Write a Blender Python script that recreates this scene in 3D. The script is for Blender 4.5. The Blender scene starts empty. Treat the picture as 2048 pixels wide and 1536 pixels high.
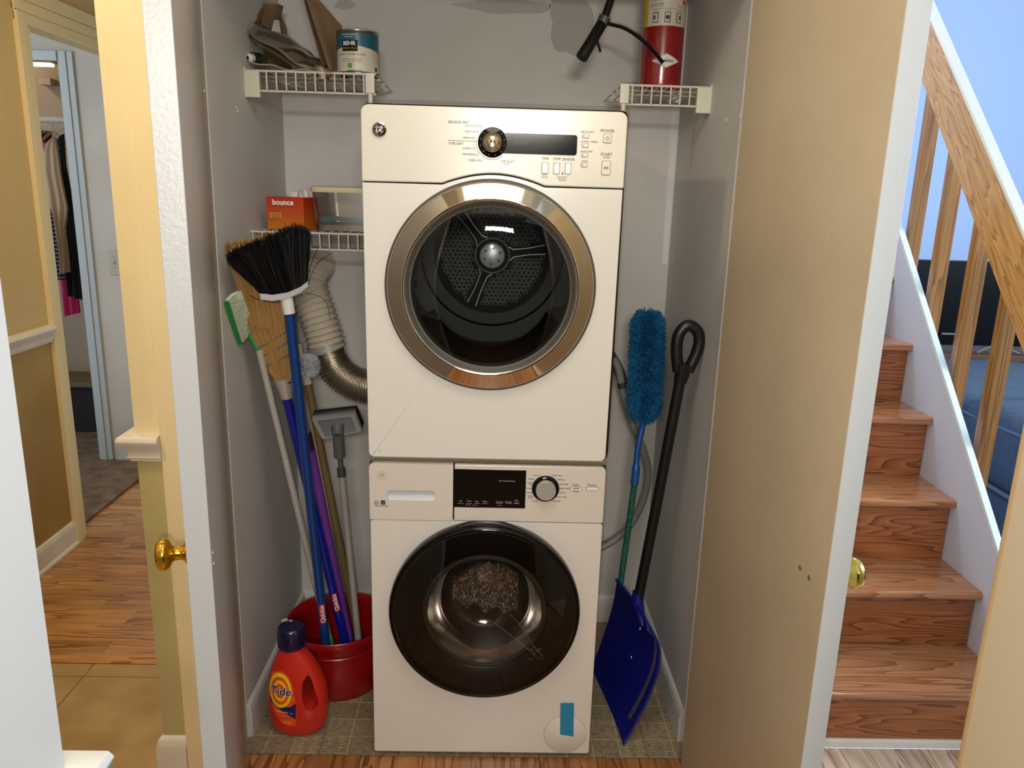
import bpy, bmesh, math, random
from mathutils import Vector, Matrix, Euler
from math import sin, cos, pi, radians as R

random.seed(7)
S = bpy.context.scene
COL = S.collection

# ------------------------------------------------------------------ camera
F, YAW, PITCH, ROLL = 1550.0, .0245, .2445, .0287
CAM = Vector((.0103, -1.831, 1.520))
_f = Vector((sin(YAW), cos(YAW), 0)); _r = Vector((cos(YAW), -sin(YAW), 0)); _u = Vector((0, 0, 1))
FW = _f * cos(PITCH) - _u * sin(PITCH); _u2 = _u * cos(PITCH) + _f * sin(PITCH)
RT = _r * cos(ROLL) + _u2 * sin(ROLL); UP = _u2 * cos(ROLL) - _r * sin(ROLL)
cam = bpy.data.cameras.new('camera'); co = bpy.data.objects.new('camera', cam); COL.objects.link(co)
cam.sensor_width = 36; cam.lens = F / 2048 * 36; cam.clip_start = .02
co.matrix_world = Matrix(((RT.x, UP.x, -FW.x, CAM.x), (RT.y, UP.y, -FW.y, CAM.y), (RT.z, UP.z, -FW.z, CAM.z), (0, 0, 0, 1)))
S.camera = co

# ------------------------------------------------------------------ light
S.view_settings.view_transform = 'Standard'; S.view_settings.look = 'None'
S.view_settings.gamma = 1; S.view_settings.use_curve_mapping = False
S.view_settings.exposure = 0.35
S.cycles.max_bounces = 8; S.cycles.transparent_max_bounces = 16
S.cycles.sample_clamp_indirect = 4; S.cycles.caustics_reflective = False; S.cycles.caustics_refractive = False
W = bpy.data.worlds.new('world'); S.world = W; W.use_nodes = True
W.node_tree.nodes['Background'].inputs[0].default_value = (.64, .77, 1.0, 1)
W.node_tree.nodes['Background'].inputs[1].default_value = .9

def lamp(name, kind, loc, energy, color, size=.1, size_y=None, aim=None, spread=None):
    l = bpy.data.lights.new(name, kind); l.energy = energy; l.color = color
    if kind == 'AREA':
        l.shape = 'RECTANGLE' if size_y else 'DISK'; l.size = size
        if size_y: l.size_y = size_y
        if spread: l.spread = spread
    else: l.shadow_soft_size = size
    o = bpy.data.objects.new(name, l); COL.objects.link(o); o.location = loc
    if aim is not None:
        o.rotation_euler = (Vector(aim) - Vector(loc)).to_track_quat('-Z', 'Y').to_euler()
    return o
lamp('phone_flash', 'POINT', CAM + RT * -.02 + UP * -.035, 19.0, (1.0, .97, .92), .006)
lamp('landing_ceiling_lamp', 'AREA', (-1.15, -.70, 2.40), 9.0, (1.0, .84, .58), .16)
lamp('closet_front_lamp', 'AREA', (.0, -.85, 2.40), 6.5, (1.0, .93, .82), .8)
lamp('hall_ceiling_lamp', 'AREA', (-1.35, .45, 2.40), 5.0, (1.0, .84, .60), .2)
lamp('added_front_fill', 'AREA', (.12, -2.95, 1.98), 24.0, (1.0, .94, .85), .5, .14, aim=(0, .3, 1.1))  # unseen soft fill added behind the camera to brighten the closet
lamp('living_room_window_light', 'AREA', (3.9, .1, 2.1), 90.0, (.62, .80, 1.0), 1.5, 1.6, aim=(1.6, 1.0, .9))
lamp('entry_door_window_light', 'AREA', (1.55, -.98, 1.75), 13.0, (.62, .80, 1.0), .2, .9, aim=(.6, -.55, 1.2))
lamp('stairwell_window_light', 'AREA', (.9, 1.55, 3.0), 16.0, (.68, .82, 1.0), .5, aim=(1.5, .4, .7))
lamp('bedroom_closet_lamp', 'POINT', (-2.85, 2.72, 2.25), 3.0, (1.0, .78, .55), .04)
lamp('bedroom_window_light', 'AREA', (-3.0, 1.2, 2.2), 7.5, (.75, .86, 1.0), .8, aim=(-2.1, 2.3, 1.2))

# ------------------------------------------------------------------ helpers
def at(px, py, Y=None, X=None, Z=None):
    """point of the place seen at a photo pixel, on a known depth plane"""
    d = FW + RT * ((px - 1024) / F) + UP * ((768 - py) / F)
    if Y is not None: t = (Y - CAM.y) / d.y
    elif X is not None: t = (X - CAM.x) / d.x
    else: t = (Z - CAM.z) / d.z
    return CAM + d * t

def lin(h):
    if isinstance(h, str):
        h = h.lstrip('#'); c = [int(h[i:i+2], 16) / 255 for i in (0, 2, 4)]
    else: c = list(h[:3])
    return tuple(v / 12.92 if v <= .04045 else ((v + .055) / 1.055) ** 2.4 for v in c) + (1,)

MATS = {}
def mat(name, col, rough=.5, metal=0., spec=.5, bump=0., bscale=40., col2=None, nscale=6., coat=0., lo=.35, hi=.65, emit=0., stretch=(1, 1, 1), aniso=0.):
    if name in MATS: return MATS[name]
    m = bpy.data.materials.new(name); m.use_nodes = True; nt = m.node_tree; b = nt.nodes['Principled BSDF']
    b.inputs['Base Color'].default_value = lin(col); b.inputs['Roughness'].default_value = rough
    b.inputs['Metallic'].default_value = metal; b.inputs['Specular IOR Level'].default_value = spec
    b.inputs['Coat Weight'].default_value = coat; b.inputs['Coat Roughness'].default_value = .08
    if aniso: b.inputs['Anisotropic'].default_value = aniso
    if emit:
        b.inputs['Emission Color'].default_value = lin(col); b.inputs['Emission Strength'].default_value = emit
    if col2 or bump:
        tc = nt.nodes.new('ShaderNodeTexCoord'); mp = nt.nodes.new('ShaderNodeMapping'); mp.inputs['Scale'].default_value = stretch
        nt.links.new(tc.outputs['Object'], mp.inputs[0])
    if col2:
        n = nt.nodes.new('ShaderNodeTexNoise'); n.inputs['Scale'].default_value = nscale; n.inputs['Detail'].default_value = 6
        r = nt.nodes.new('ShaderNodeValToRGB'); r.color_ramp.elements[0].color = lin(col); r.color_ramp.elements[1].color = lin(col2)
        r.color_ramp.elements[0].position = lo; r.color_ramp.elements[1].position = hi
        nt.links.new(mp.outputs[0], n.inputs['Vector']); nt.links.new(n.outputs[0], r.inputs[0]); nt.links.new(r.outputs[0], b.inputs['Base Color'])
    if bump:
        n = nt.nodes.new('ShaderNodeTexNoise'); n.inputs['Scale'].default_value = bscale; n.inputs['Detail'].default_value = 3
        bp = nt.nodes.new('ShaderNodeBump'); bp.inputs['Strength'].default_value = bump; bp.inputs['Distance'].default_value = .004
        nt.links.new(mp.outputs[0], n.inputs['Vector']); nt.links.new(n.outputs[0], bp.inputs['Height']); nt.links.new(bp.outputs[0], b.inputs['Normal'])
    MATS[name] = m; return m

def wood(name, stops, axis, scale=1., rough=.32, ring=9., dist=5., coat=.25, knots=False, along=.13, rotx=0.):
    """plain sawn wood grain running along one axis, offset for every board"""
    m = bpy.data.materials.new(name); m.use_nodes = True; nt = m.node_tree; b = nt.nodes['Principled BSDF']; L = nt.links.new
    tc = nt.nodes.new('ShaderNodeTexCoord'); oi = nt.nodes.new('ShaderNodeObjectInfo')
    mul = nt.nodes.new('ShaderNodeVectorMath'); mul.operation = 'MULTIPLY_ADD'
    rm = nt.nodes.new('ShaderNodeMapping'); rm.inputs['Rotation'].default_value = (rotx, 0, 0); L(tc.outputs['Object'], rm.inputs[0])
    L(oi.outputs['Random'], mul.inputs[0]); mul.inputs[1].default_value = (17, 23, 31); L(rm.outputs[0], mul.inputs[2])
    mp = nt.nodes.new('ShaderNodeMapping'); s = [1., 1., 1.]; s[axis] = along
    mp.inputs['Scale'].default_value = [v * scale for v in s]; L(mul.outputs[0], mp.inputs[0])
    n1 = nt.nodes.new('ShaderNodeTexNoise'); n1.inputs['Scale'].default_value = 5; n1.inputs['Detail'].default_value = 1.5; L(mp.outputs[0], n1.inputs['Vector'])
    m1 = nt.nodes.new('ShaderNodeMath'); m1.operation = 'MULTIPLY'; m1.inputs[1].default_value = ring; L(n1.outputs[0], m1.inputs[0])
    m2 = nt.nodes.new('ShaderNodeMath'); m2.operation = 'FRACT'; L(m1.outputs[0], m2.inputs[0])
    n2 = nt.nodes.new('ShaderNodeTexNoise'); n2.inputs['Scale'].default_value = 90; n2.inputs['Detail'].default_value = 4; L(mp.outputs[0], n2.inputs['Vector'])
    ad = nt.nodes.new('ShaderNodeMath'); ad.operation = 'MULTIPLY_ADD'; ad.inputs[1].default_value = .45; L(n2.outputs[0], ad.inputs[0]); L(m2.outputs[0], ad.inputs[2])
    sb = nt.nodes.new('ShaderNodeMath'); sb.operation = 'SUBTRACT'; sb.inputs[1].default_value = .22; L(ad.outputs[0], sb.inputs[0])
    r = nt.nodes.new('ShaderNodeValToRGB'); e = r.color_ramp.elements; e[0].color = lin(stops[0]); e[1].color = lin(stops[-1]); e[0].position = 0; e[1].position = 1
    for k, c in enumerate(stops[1:-1]):
        q = e.new((k + 1) / (len(stops) - 1)); q.color = lin(c)
    L(sb.outputs[0], r.inputs[0])
    hs = nt.nodes.new('ShaderNodeHueSaturation'); mr = nt.nodes.new('ShaderNodeMapRange'); L(oi.outputs['Random'], mr.inputs[0])
    mr.inputs[3].default_value = .80; mr.inputs[4].default_value = 1.16; L(mr.outputs[0], hs.inputs['Value']); L(r.outputs[0], hs.inputs['Color'])
    out = hs.outputs[0]
    if knots:
        v = nt.nodes.new('ShaderNodeTexVoronoi'); v.inputs['Scale'].default_value = 3.1
        mpk = nt.nodes.new('ShaderNodeMapping'); sk = [1.7, 1.7, 1.7]; sk[axis] = 1.; mpk.inputs['Scale'].default_value = sk; L(mul.outputs[0], mpk.inputs[0]); L(mpk.outputs[0], v.inputs['Vector'])
        kr = nt.nodes.new('ShaderNodeValToRGB'); kr.color_ramp.elements[0].position = .035; kr.color_ramp.elements[1].position = .06
        L(v.outputs['Distance'], kr.inputs[0])
        mx = nt.nodes.new('ShaderNodeMix'); mx.data_type = 'RGBA'; L(kr.outputs[0], mx.inputs[0]); mx.inputs[6].default_value = lin('#2a1206'); L(out, mx.inputs[7]); out = mx.outputs[2]
    L(out, b.inputs['Base Color']); b.inputs['Roughness'].default_value = rough; b.inputs['Coat Weight'].default_value = coat; b.inputs['Coat Roughness'].default_value = .15
    MATS[name] = m; return m

def glass(name, tint, fac=.12, rough=.02):
    m = bpy.data.materials.new(name); m.use_nodes = True; nt = m.node_tree; nt.nodes.remove(nt.nodes['Principled BSDF'])
    t = nt.nodes.new('ShaderNodeBsdfTransparent'); t.inputs[0].default_value = (*tint, 1)
    g = nt.nodes.new('ShaderNodeBsdfGlossy'); g.inputs[1].default_value = rough
    fr = nt.nodes.new('ShaderNodeFresnel'); fr.inputs[0].default_value = 1.45
    ad = nt.nodes.new('ShaderNodeMath'); ad.inputs[1].default_value = fac; nt.links.new(fr.outputs[0], ad.inputs[0])
    mx = nt.nodes.new('ShaderNodeMixShader'); nt.links.new(ad.outputs[0], mx.inputs[0]); nt.links.new(t.outputs[0], mx.inputs[1]); nt.links.new(g.outputs[0], mx.inputs[2])
    nt.links.new(mx.outputs[0], nt.nodes['Material Output'].inputs[0]); MATS[name] = m; return m

class MB:
    """collects vertices and faces, then links them as ONE mesh object"""
    def __init__(s): s.v = []; s.f = []; s.sm = []
    def add(s, vs, fs, smooth=False):
        k = len(s.v); s.v += [tuple(v) for v in vs]; s.f += [tuple(i + k for i in f) for f in fs]; s.sm += [smooth] * len(fs); return s
    def box(s, a, b, M=None):
        x0, y0, z0 = a; x1, y1, z1 = b
        vs = [Vector(p) for p in ((x0,y0,z0),(x1,y0,z0),(x1,y1,z0),(x0,y1,z0),(x0,y0,z1),(x1,y0,z1),(x1,y1,z1),(x0,y1,z1))]
        if M: vs = [M @ p for p in vs]
        return s.add(vs, [(0,3,2,1),(4,5,6,7),(0,1,5,4),(1,2,6,5),(2,3,7,6),(3,0,4,7)])
    def hexa(s, P):   # eight corners, bottom loop then top loop
        return s.add(P, [(0,3,2,1),(4,5,6,7),(0,1,5,4),(1,2,6,5),(2,3,7,6),(3,0,4,7)])
    def tube(s, pts, r, n=12, caps=True, sx=1., ref=None):
        P = [Vector(p) for p in pts]; rr = r if isinstance(r, (list, tuple)) else [r] * len(P)
        u = None; rings = []
        for i, p in enumerate(P):
            d = (P[min(i+1, len(P)-1)] - P[max(i-1, 0)]).normalized()
            if u is None:
                a = Vector(ref) if ref else (Vector((0, 0, 1)) if abs(d.z) < .9 else Vector((0, 1, 0))); u = (a - d * a.dot(d)).normalized()
            else: u = (u - d * u.dot(d)).normalized()
            w = d.cross(u); rings.append([p + (u * cos(2*pi*k/n) + w * sin(2*pi*k/n) * sx) * rr[i] for k in range(n)])
        vs = [q for g in rings for q in g]; fs = []
        for i in range(len(P)-1):
            for k in range(n): fs.append((i*n+k, i*n+(k+1)%n, (i+1)*n+(k+1)%n, (i+1)*n+k))
        s.add(vs, fs, True)
        if caps: s.add(rings[0], [tuple(range(n))[::-1]]); s.add(rings[-1], [tuple(range(n))])
        return s
    def lathe(s, prof, c, axis='Y', n=64, smooth=True, caps=False, a0=0, a1=2*pi):
        c = Vector(c); full = abs(a1 - a0 - 2*pi) < 1e-6; m = n if full else n + 1; vs = []
        for (r, h) in prof:
            for k in range(m):
                a = a0 + (a1 - a0) * k / n
                if axis == 'Y': vs.append(c + Vector((r*cos(a), h, r*sin(a))))
                elif axis == 'Z': vs.append(c + Vector((r*cos(a), r*sin(a), h)))
                else: vs.append(c + Vector((h, r*cos(a), r*sin(a))))
        fs = []
        for i in range(len(prof)-1):
            for k in range(n): fs.append((i*m+k, i*m+(k+1)%m, (i+1)*m+(k+1)%m, (i+1)*m+k))
        s.add(vs, fs, smooth)
        if caps: s.add(vs[:m], [tuple(range(m))]); s.add(vs[-m:], [tuple(range(m))])
        return s
    def prism(s, poly, y0, y1, plane='XZ'):
        f = {'XZ': lambda a, b, h: (a, h, b), 'XY': lambda a, b, h: (a, b, h), 'YZ': lambda a, b, h: (h, a, b)}[plane]
        n = len(poly); vs = [f(a, b, y0) for a, b in poly] + [f(a, b, y1) for a, b in poly]
        return s.add(vs, [tuple(range(n)), tuple(range(2*n-1, n-1, -1))] + [(i, (i+1)%n, n+(i+1)%n, n+i) for i in range(n)])
    def grid(s, fn, nu, nv, smooth=True, thick=None):
        vs = [Vector(fn(i/nu, j/nv)) for i in range(nu+1) for j in range(nv+1)]; m = nv + 1
        fs = [(i*m+j, (i+1)*m+j, (i+1)*m+j+1, i*m+j+1) for i in range(nu) for j in range(nv)]
        if thick:
            k = len(vs); t = Vector(thick); vs += [v + t for v in vs]; fs2 = [tuple(a + k for a in f[::-1]) for f in fs]
            rim = [(i*m, (i+1)*m) for i in range(nu)] + [((i+1)*m+nv, i*m+nv) for i in range(nu)] + [(j+1, j) for j in range(nv)] + [(nu*m+j, nu*m+j+1) for j in range(nv)]
            fs += fs2; s.add(vs, fs, smooth); return s.add(vs, [(b, a, a+k, b+k) for a, b in rim])
        return s.add(vs, fs, smooth)
    def build(s, name, m, parent=None, bevel=0., seg=2, fix=True, origin=None, smooth_all=False):
        me = bpy.data.meshes.new(name); me.from_pydata(s.v, [], s.f)
        me.polygons.foreach_set('use_smooth', [True if smooth_all else bool(x) for x in s.sm])
        if fix or bevel:
            bm = bmesh.new(); bm.from_mesh(me); bmesh.ops.remove_doubles(bm, verts=bm.verts, dist=1e-6)
            if fix: bmesh.ops.recalc_face_normals(bm, faces=bm.faces)
            if bevel:
                ed = [e for e in bm.edges if len(e.link_faces) == 2 and e.calc_face_angle(0) > .6]
                old = set(bm.faces)
                bmesh.ops.bevel(bm, geom=ed, offset=bevel, segments=seg, profile=.5, affect='EDGES', clamp_overlap=True)
            bm.to_mesh(me); bm.free()
        if bevel:
            wn_ = True
            for p in me.polygons: p.use_smooth = True
            try: me.set_sharp_from_angle(angle=R(38))
            except Exception: pass
        elif any(s.sm):
            try: me.set_sharp_from_angle(angle=R(50))
            except Exception: pass
        if isinstance(m, str): m = MATS[m]
        me.materials.append(m)
        o = bpy.data.objects.new(name, me); COL.objects.link(o)
        if bevel:
            wm = o.modifiers.new('weighted_normal', 'WEIGHTED_NORMAL'); wm.keep_sharp = True; wm.weight = 80
        if origin is not None:
            ov = Vector(origin); me.transform(Matrix.Translation(-ov)); o.location = ov
        if parent: setpar(o, parent)
        return o

def setpar(o, p):
    o.parent = p; o.matrix_parent_inverse = Matrix.Translation(-world_loc(p))
def world_loc(p):
    v = Vector(p.location); q = p.parent
    # every Empty and part here is unrotated; parents carry an inverse, so its own location is world space
    return v
def tag(o, label, cat, group=None):
    o['label'] = label; o['category'] = cat
    if group: o['group'] = group
    return o
def empty(name, loc, label=None, cat=None, group=None):
    o = bpy.data.objects.new(name, None); COL.objects.link(o); o.location = loc; o.empty_display_size = .05
    if label: tag(o, label, cat, group)
    return o
def struct(name, mb, m, parent=None, **k):
    o = mb.build(name, m, parent, **k)
    if not parent: o['kind'] = 'structure'
    return o
def clone(o, parent=None, delta=None, name=None):
    c = o.copy(); COL.objects.link(c)
    if parent: setpar(c, parent)
    if delta is not None: c.location = Vector(o.location) + Vector(delta)
    return c
def rrect(x0, z0, x1, z1, r, n=5):
    P = []
    for cx, cz, a in ((x1-r, z0+r, -pi/2), (x1-r, z1-r, 0), (x0+r, z1-r, pi/2), (x0+r, z0+r, pi)):
        for k in range(n+1): P.append((cx + r*cos(a + pi/2*k/n), cz + r*sin(a + pi/2*k/n)))
    return P
def holed(poly, c, rad, y0, y1, N=72):
    """plate (XZ outline) of thickness y0..y1 with a round hole"""
    A = sorted(set([round(2*pi*k/N, 5) for k in range(N)] + [round(math.atan2(z-c[1], x-c[0]) % (2*pi), 5) for x, z in poly]))
    out = []
    for a in A:
        dx, dz = cos(a), sin(a); best = None
        for i in range(len(poly)):
            x1, z1 = poly[i]; x2, z2 = poly[(i+1) % len(poly)]; ex, ez = x2-x1, z2-z1; den = dx*ez - dz*ex
            if abs(den) < 1e-12: continue
            t = ((x1-c[0])*ez - (z1-c[1])*ex) / den; u = ((x1-c[0])*dz - (z1-c[1])*dx) / den
            if t > 0 and -1e-6 <= u <= 1+1e-6: best = t if best is None else min(best, t)
        out.append((c[0]+dx*best, c[1]+dz*best))
    inn = [(c[0]+rad*cos(a), c[1]+rad*sin(a)) for a in A]; n = len(A)
    vs = [(x, y0, z) for x, z in out] + [(x, y0, z) for x, z in inn] + [(x, y1, z) for x, z in out] + [(x, y1, z) for x, z in inn]
    fs = []
    for i in range(n):
        j = (i+1) % n
        fs += [(i, j, n+j, n+i), (2*n+i, 3*n+i, 3*n+j, 2*n+j), (i, 2*n+i, 2*n+j, j), (n+i, n+j, 3*n+j, 3*n+i)]
    return MB().add(vs, fs)
def text(body, loc, size, m, parent, name='lettering', rot=(pi/2, 0, 0), align='CENTER', bold=0., shear=0., depth=.0003, sx=1.):
    c = bpy.data.curves.new(name, 'FONT'); c.body = body; c.size = size; c.align_x = align; c.align_y = 'CENTER'
    c.extrude = depth; c.offset = bold; c.shear = shear; c.resolution_u = 3
    o = bpy.data.objects.new(name, c); COL.objects.link(o)
    dg = bpy.context.evaluated_depsgraph_get(); me = bpy.data.meshes.new_from_object(o.evaluated_get(dg))
    bpy.data.objects.remove(o); bpy.data.curves.remove(c)
    M = Matrix.Translation(Vector(loc)) @ (rot.to_4x4() if isinstance(rot, Matrix) else Euler(rot).to_matrix().to_4x4()) @ Matrix.Diagonal((sx, 1, 1, 1))
    me.transform(M); me.materials.clear(); me.materials.append(MATS[m] if isinstance(m, str) else m); me.name = name
    o = bpy.data.objects.new(name, me); COL.objects.link(o)
    if parent: setpar(o, parent)
    return o
def curve(pts, n=10):
    """Catmull-Rom through points"""
    P = [Vector(p) for p in pts]; out = []
    for i in range(len(P)-1):
        a = P[max(i-1, 0)]; b = P[i]; c = P[i+1]; d = P[min(i+2, len(P)-1)]
        for k in range(n):
            t = k / n; out.append(.5*((2*b)+(c-a)*t+(2*a-5*b+4*c-d)*t*t+(3*b-a-3*c+d)*t**3))
    out.append(P[-1]); return out

# ------------------------------------------------------------------ materials
mat('closet_paint', '#d2cfcb', .62, bump=.25, bscale=28, col2='#c7c4c0', nscale=2.2)
mat('back_paint', '#ccc9c4', .6, bump=.25, bscale=25, col2='#bebbb4', nscale=1.6, lo=.42, hi=.58)
mat('white_trim', '#e6e1d6', .38, bump=.12, bscale=90, col2='#dcd6ca', nscale=8)
mat('door_edge_daylit', '#b0b0ae', .33, bump=.10, bscale=160)  # cool daylight on the door edges put into this greyer tone
mat('door_warm_lit', '#b8a78c', .34, bump=.14, bscale=60, col2='#b09f84', nscale=3)  # warm light on the cream door face put into this tan
mat('cream_wall', '#ead8ae', .55, bump=.12, bscale=60, col2='#e4d2a6', nscale=4)
mat('olive_wall', '#c2b684', .55, bump=.12, bscale=60, col2='#b8aa76', nscale=4)
mat('tan_lower', '#b09454', .55, bump=.12, bscale=60, col2='#9c7d3c', nscale=3)
mat('grey_wall', '#c9c0ae', .6, bump=.1, bscale=50, col2='#beb5a4', nscale=3)
mat('wall_daylit_blue', '#b4caea', .6, bump=.05, bscale=50)  # bluish daylight on living room and stair walls put into their colour
mat('near_white', '#b9b7b1', .45); mat('near_beige', '#b9a98f', .45)
mat('ceiling_white', '#e4dfd2', .8, bump=.2, bscale=60)
mat('white_enamel', '#dfdcd3', .22, coat=.5); mat('washer_white', '#dcd6ce', .2, coat=.6)
mat('control_cream', '#dcd7c8', .24, coat=.5); mat('washer_panel', '#d6cdc2', .26, coat=.4)
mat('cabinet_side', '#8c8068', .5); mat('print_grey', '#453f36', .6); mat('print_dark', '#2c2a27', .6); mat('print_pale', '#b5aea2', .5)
mat('chrome', '#cfc4ae', .06, metal=1.); mat('brushed_metal', '#c4c1ba', .3, metal=.5, aniso=.6, bump=.1, bscale=200)
mat('black_gloss', '#040405', .1, coat=.15, spec=.3); mat('black_plastic', '#101012', .38); mat('dark_grey_plastic', '#3a3b3d', .5)
mat('drum_steel', '#4c4d4e', .3, metal=1.); mat('drum_dark', '#303233', .6, metal=.3); mat('hub_steel', '#d6d9d9', .35, metal=.35, bump=.15, bscale=30)
mat('rim_steel', '#ccd0d0', .4, metal=.2); mat('seal_grey', '#55504a', .55)
mat('badge_dark', '#3a2d1f', .2, metal=.8); mat('white_button', '#e6e6ea', .3); mat('recess_white', '#c9cbd0', .35); mat('led_grey', '#2b2e31', .4)
mat('blue_tape', '#2a86ac', .6, bump=.2, bscale=80)
mat('wire_white', '#cfc8ba', .35); mat('bracket_cream', '#c9c8b2', .4)
mat('cardboard', '#8d7355', .8, bump=.15, bscale=90, col2='#7c6347', nscale=9); mat('paper_brown', '#7b6449', .8, bump=.4, bscale=30, col2='#665139', nscale=7)
mat('kraft_plastic', '#a2937d', .22, coat=.6, bump=.7, bscale=22, col2='#8a7a64', nscale=8)
mat('can_teal', '#17596b', .35); mat('can_white', '#cbc3b2', .4); mat('label_gold', '#b58c3a', .4); mat('leaf_green', '#5c9a38', .5); mat('tin', '#8f8c84', .3, metal=1.)
mat('glue_green', '#1d3320', .4); mat('cap_white', '#dcdcd8', .4)
mat('red_paint', '#8a0f13', .25, coat=.5); mat('red_plastic', '#930c14', .32, coat=.3); mat('tide_orange', '#c4291a', .32, coat=.2); mat('label_orange', '#e8531a', .4)
mat('label_yellow', '#eecb1c', .45); mat('navy', '#151a57', .4); mat('cap_navy', '#16143c', .25, coat=.4); mat('white_print', '#ece9e2', .5); mat('yellow_label', '#b9a633', .5)
mat('green_patch', '#6f9a2c', .5); mat('red_print', '#b8251f', .5)
mat('orange_box', '#d8480f', .5); mat('amber_print', '#c77a1c', .5); mat('tissue', '#cfcac4', .8)
mat('tub_lid', '#cbbf98', .4); mat('powder', '#b7aa92', .9, bump=.5, bscale=80); mat('scoop_blue', '#4f91ab', .4)
mat('black_bristle', '#0c0c0e', .45); mat('corn_straw', '#c49c62', .6, bump=.7, bscale=200, col2='#a37a42', nscale=60, stretch=(1, 1, .06)); mat('corn_strand', '#b58c50', .6); mat('straw_tip', '#7c5526', .8)
mat('blue_pole', '#0d3878', .28, coat=.3); mat('navy_pole', '#0a1a84', .3, coat=.3); mat('stitch_blue', '#1f5a78', .7); mat('purple_pole', '#6a3590', .4); mat('purple_dark', '#2d1238', .5)
mat('silver_pole', '#bdb9b1', .35, metal=.3); mat('olive_wood', '#6d5a33', .6, bump=.2, bscale=60); mat('cream_pole', '#c6b59c', .5); mat('gunmetal', '#66635f', .35, metal=.5)
mat('grip_green', '#4fae2b', .5); mat('mop_green', '#1f8f3f', .5); mat('sponge_cloth', '#c3cdb4', .9, bump=.9, bscale=120); mat('brush_white', '#c9ccd0', .6)
mat('squeegee_grey', '#5d605e', .45); mat('squeegee_pale', '#74736d', .5); mat('foil', '#d2cabb', .3, metal=1., bump=.35, bscale=60); mat('duct_vinyl', '#c0b5a4', .4, bump=.2, bscale=50)
mat('duster_blue', '#0d6fa3', .75, col2='#0a5587', nscale=30); mat('duster_deep', '#0a4b76', .9); mat('duster_handle', '#14529b', .35); mat('shovel_blue', '#0c1478', .4, col2='#0a1068', nscale=5); mat('shaft_black', '#0b0b0b', .45, bump=.2, bscale=90)
mat('strip_metal', '#8a8c94', .35, metal=.8); mat('hose_grey', '#87837f', .45, bump=.2, bscale=60)
mat('brass', '#e0b440', .16, metal=1.); mat('brass_pale', '#c9b45e', .1, metal=1.); mat('rope_white', '#d5d0c8', .9)
mat('tv_black', '#020203', .3, spec=.15); mat('tv_wood', '#5f3a22', .5); mat('sofa_blue', '#42505f', .9, bump=.5, bscale=220, col2='#394655', nscale=40); mat('sofa_welt', '#55646f', .9)
mat('carpet', '#8d7257', .98, bump=1., bscale=300, col2='#6f5640', nscale=14); mat('living_floor', '#2e2a28', .8); mat('near_dark', '#201c1a', .8)
mat('shirt_tan', '#b49a7c', .9, bump=.6, bscale=25); mat('shirt_navy', '#1b2140', .9, bump=.4, bscale=25); mat('shirt_black', '#0e0d10', .9, bump=.4, bscale=25); mat('shirt_pink', '#c22d6b', .9, bump=.4, bscale=25); mat('shirt_orange', '#c97a35', .9); mat('shirt_brown', '#4a3828', .9)
mat('rod_white', '#b9ae9a', .4); mat('closet_warm', '#a8957a', .7); mat('switch_ivory', '#b6ac96', .4); mat('box_pink', '#b79c8a', .6)
mat('skirt_daylit', '#ccd4f0', .5, bump=.08, bscale=60); mat('cap_daylit', '#dcecf4', .4)  # bluish daylight on the white skirt and cap put into their colours
mat('caulk', '#d9d6d0', .5)
mat('grout', '#8f7f66', .9)
mat('stone_tile', '#c0a274', .42, bump=.15, bscale=20, col2='#a68858', nscale=7, lo=.3, hi=.7)
glass('door_glass', (.74, .75, .74), .0); glass('smoke_glass', (.62, .57, .52), .0); glass('bowl_glass', (.86, .86, .85), .08, .1); glass('tub_plastic', (.80, .74, .64), .22, .3); glass('clear_film', (.95, .93, .9), .03, .2)
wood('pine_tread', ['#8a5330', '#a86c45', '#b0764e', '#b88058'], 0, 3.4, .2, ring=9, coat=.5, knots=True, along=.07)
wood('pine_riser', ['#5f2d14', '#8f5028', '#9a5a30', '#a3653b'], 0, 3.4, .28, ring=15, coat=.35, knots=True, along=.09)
wood('oak_rail', ['#8f6233', '#b08047', '#b88850', '#c2935b'], 1, 5.0, .35, ring=9, coat=.2, along=.09, rotx=-math.atan(1.07))
wood('oak_post', ['#7a4e24', '#9a6a34', '#a3723b', '#a97a44'], 2, 9, .4, ring=4, coat=.2, along=.03)
wood('plank_hall', ['#8e5a2c', '#b47d46', '#bf8950', '#c89459'], 0, 4.2, .3, ring=5, coat=.35, along=.10)
wood('plank_front', ['#6f3f1c', '#9a6233', '#a86f3c', '#b57e4a'], 1, 4.2, .35, ring=6, coat=.3, along=.10)
wood('plank_right', ['#8a6a50', '#b89a80', '#c6aa90', '#cfb69c'], 1, 4.2, .35, ring=6, coat=.3, along=.10)

def striped(name, c1, c2, scale, axis='Z', r=.8):
    m = mat(name, c1, r); nt = m.node_tree; tc = nt.nodes.new('ShaderNodeTexCoord'); w = nt.nodes.new('ShaderNodeTexWave'); w.bands_direction = axis; w.inputs['Scale'].default_value = scale
    rp = nt.nodes.new('ShaderNodeValToRGB'); rp.color_ramp.interpolation = 'CONSTANT'; rp.color_ramp.elements[0].color = lin(c1); rp.color_ramp.elements[1].color = lin(c2); rp.color_ramp.elements[1].position = .6
    nt.links.new(tc.outputs['Object'], w.inputs['Vector']); nt.links.new(w.outputs[0], rp.inputs[0]); nt.links.new(rp.outputs[0], nt.nodes['Principled BSDF'].inputs['Base Color'])
striped('shirt_striped', '#1f2440', '#8b8fa0', 14)

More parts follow.
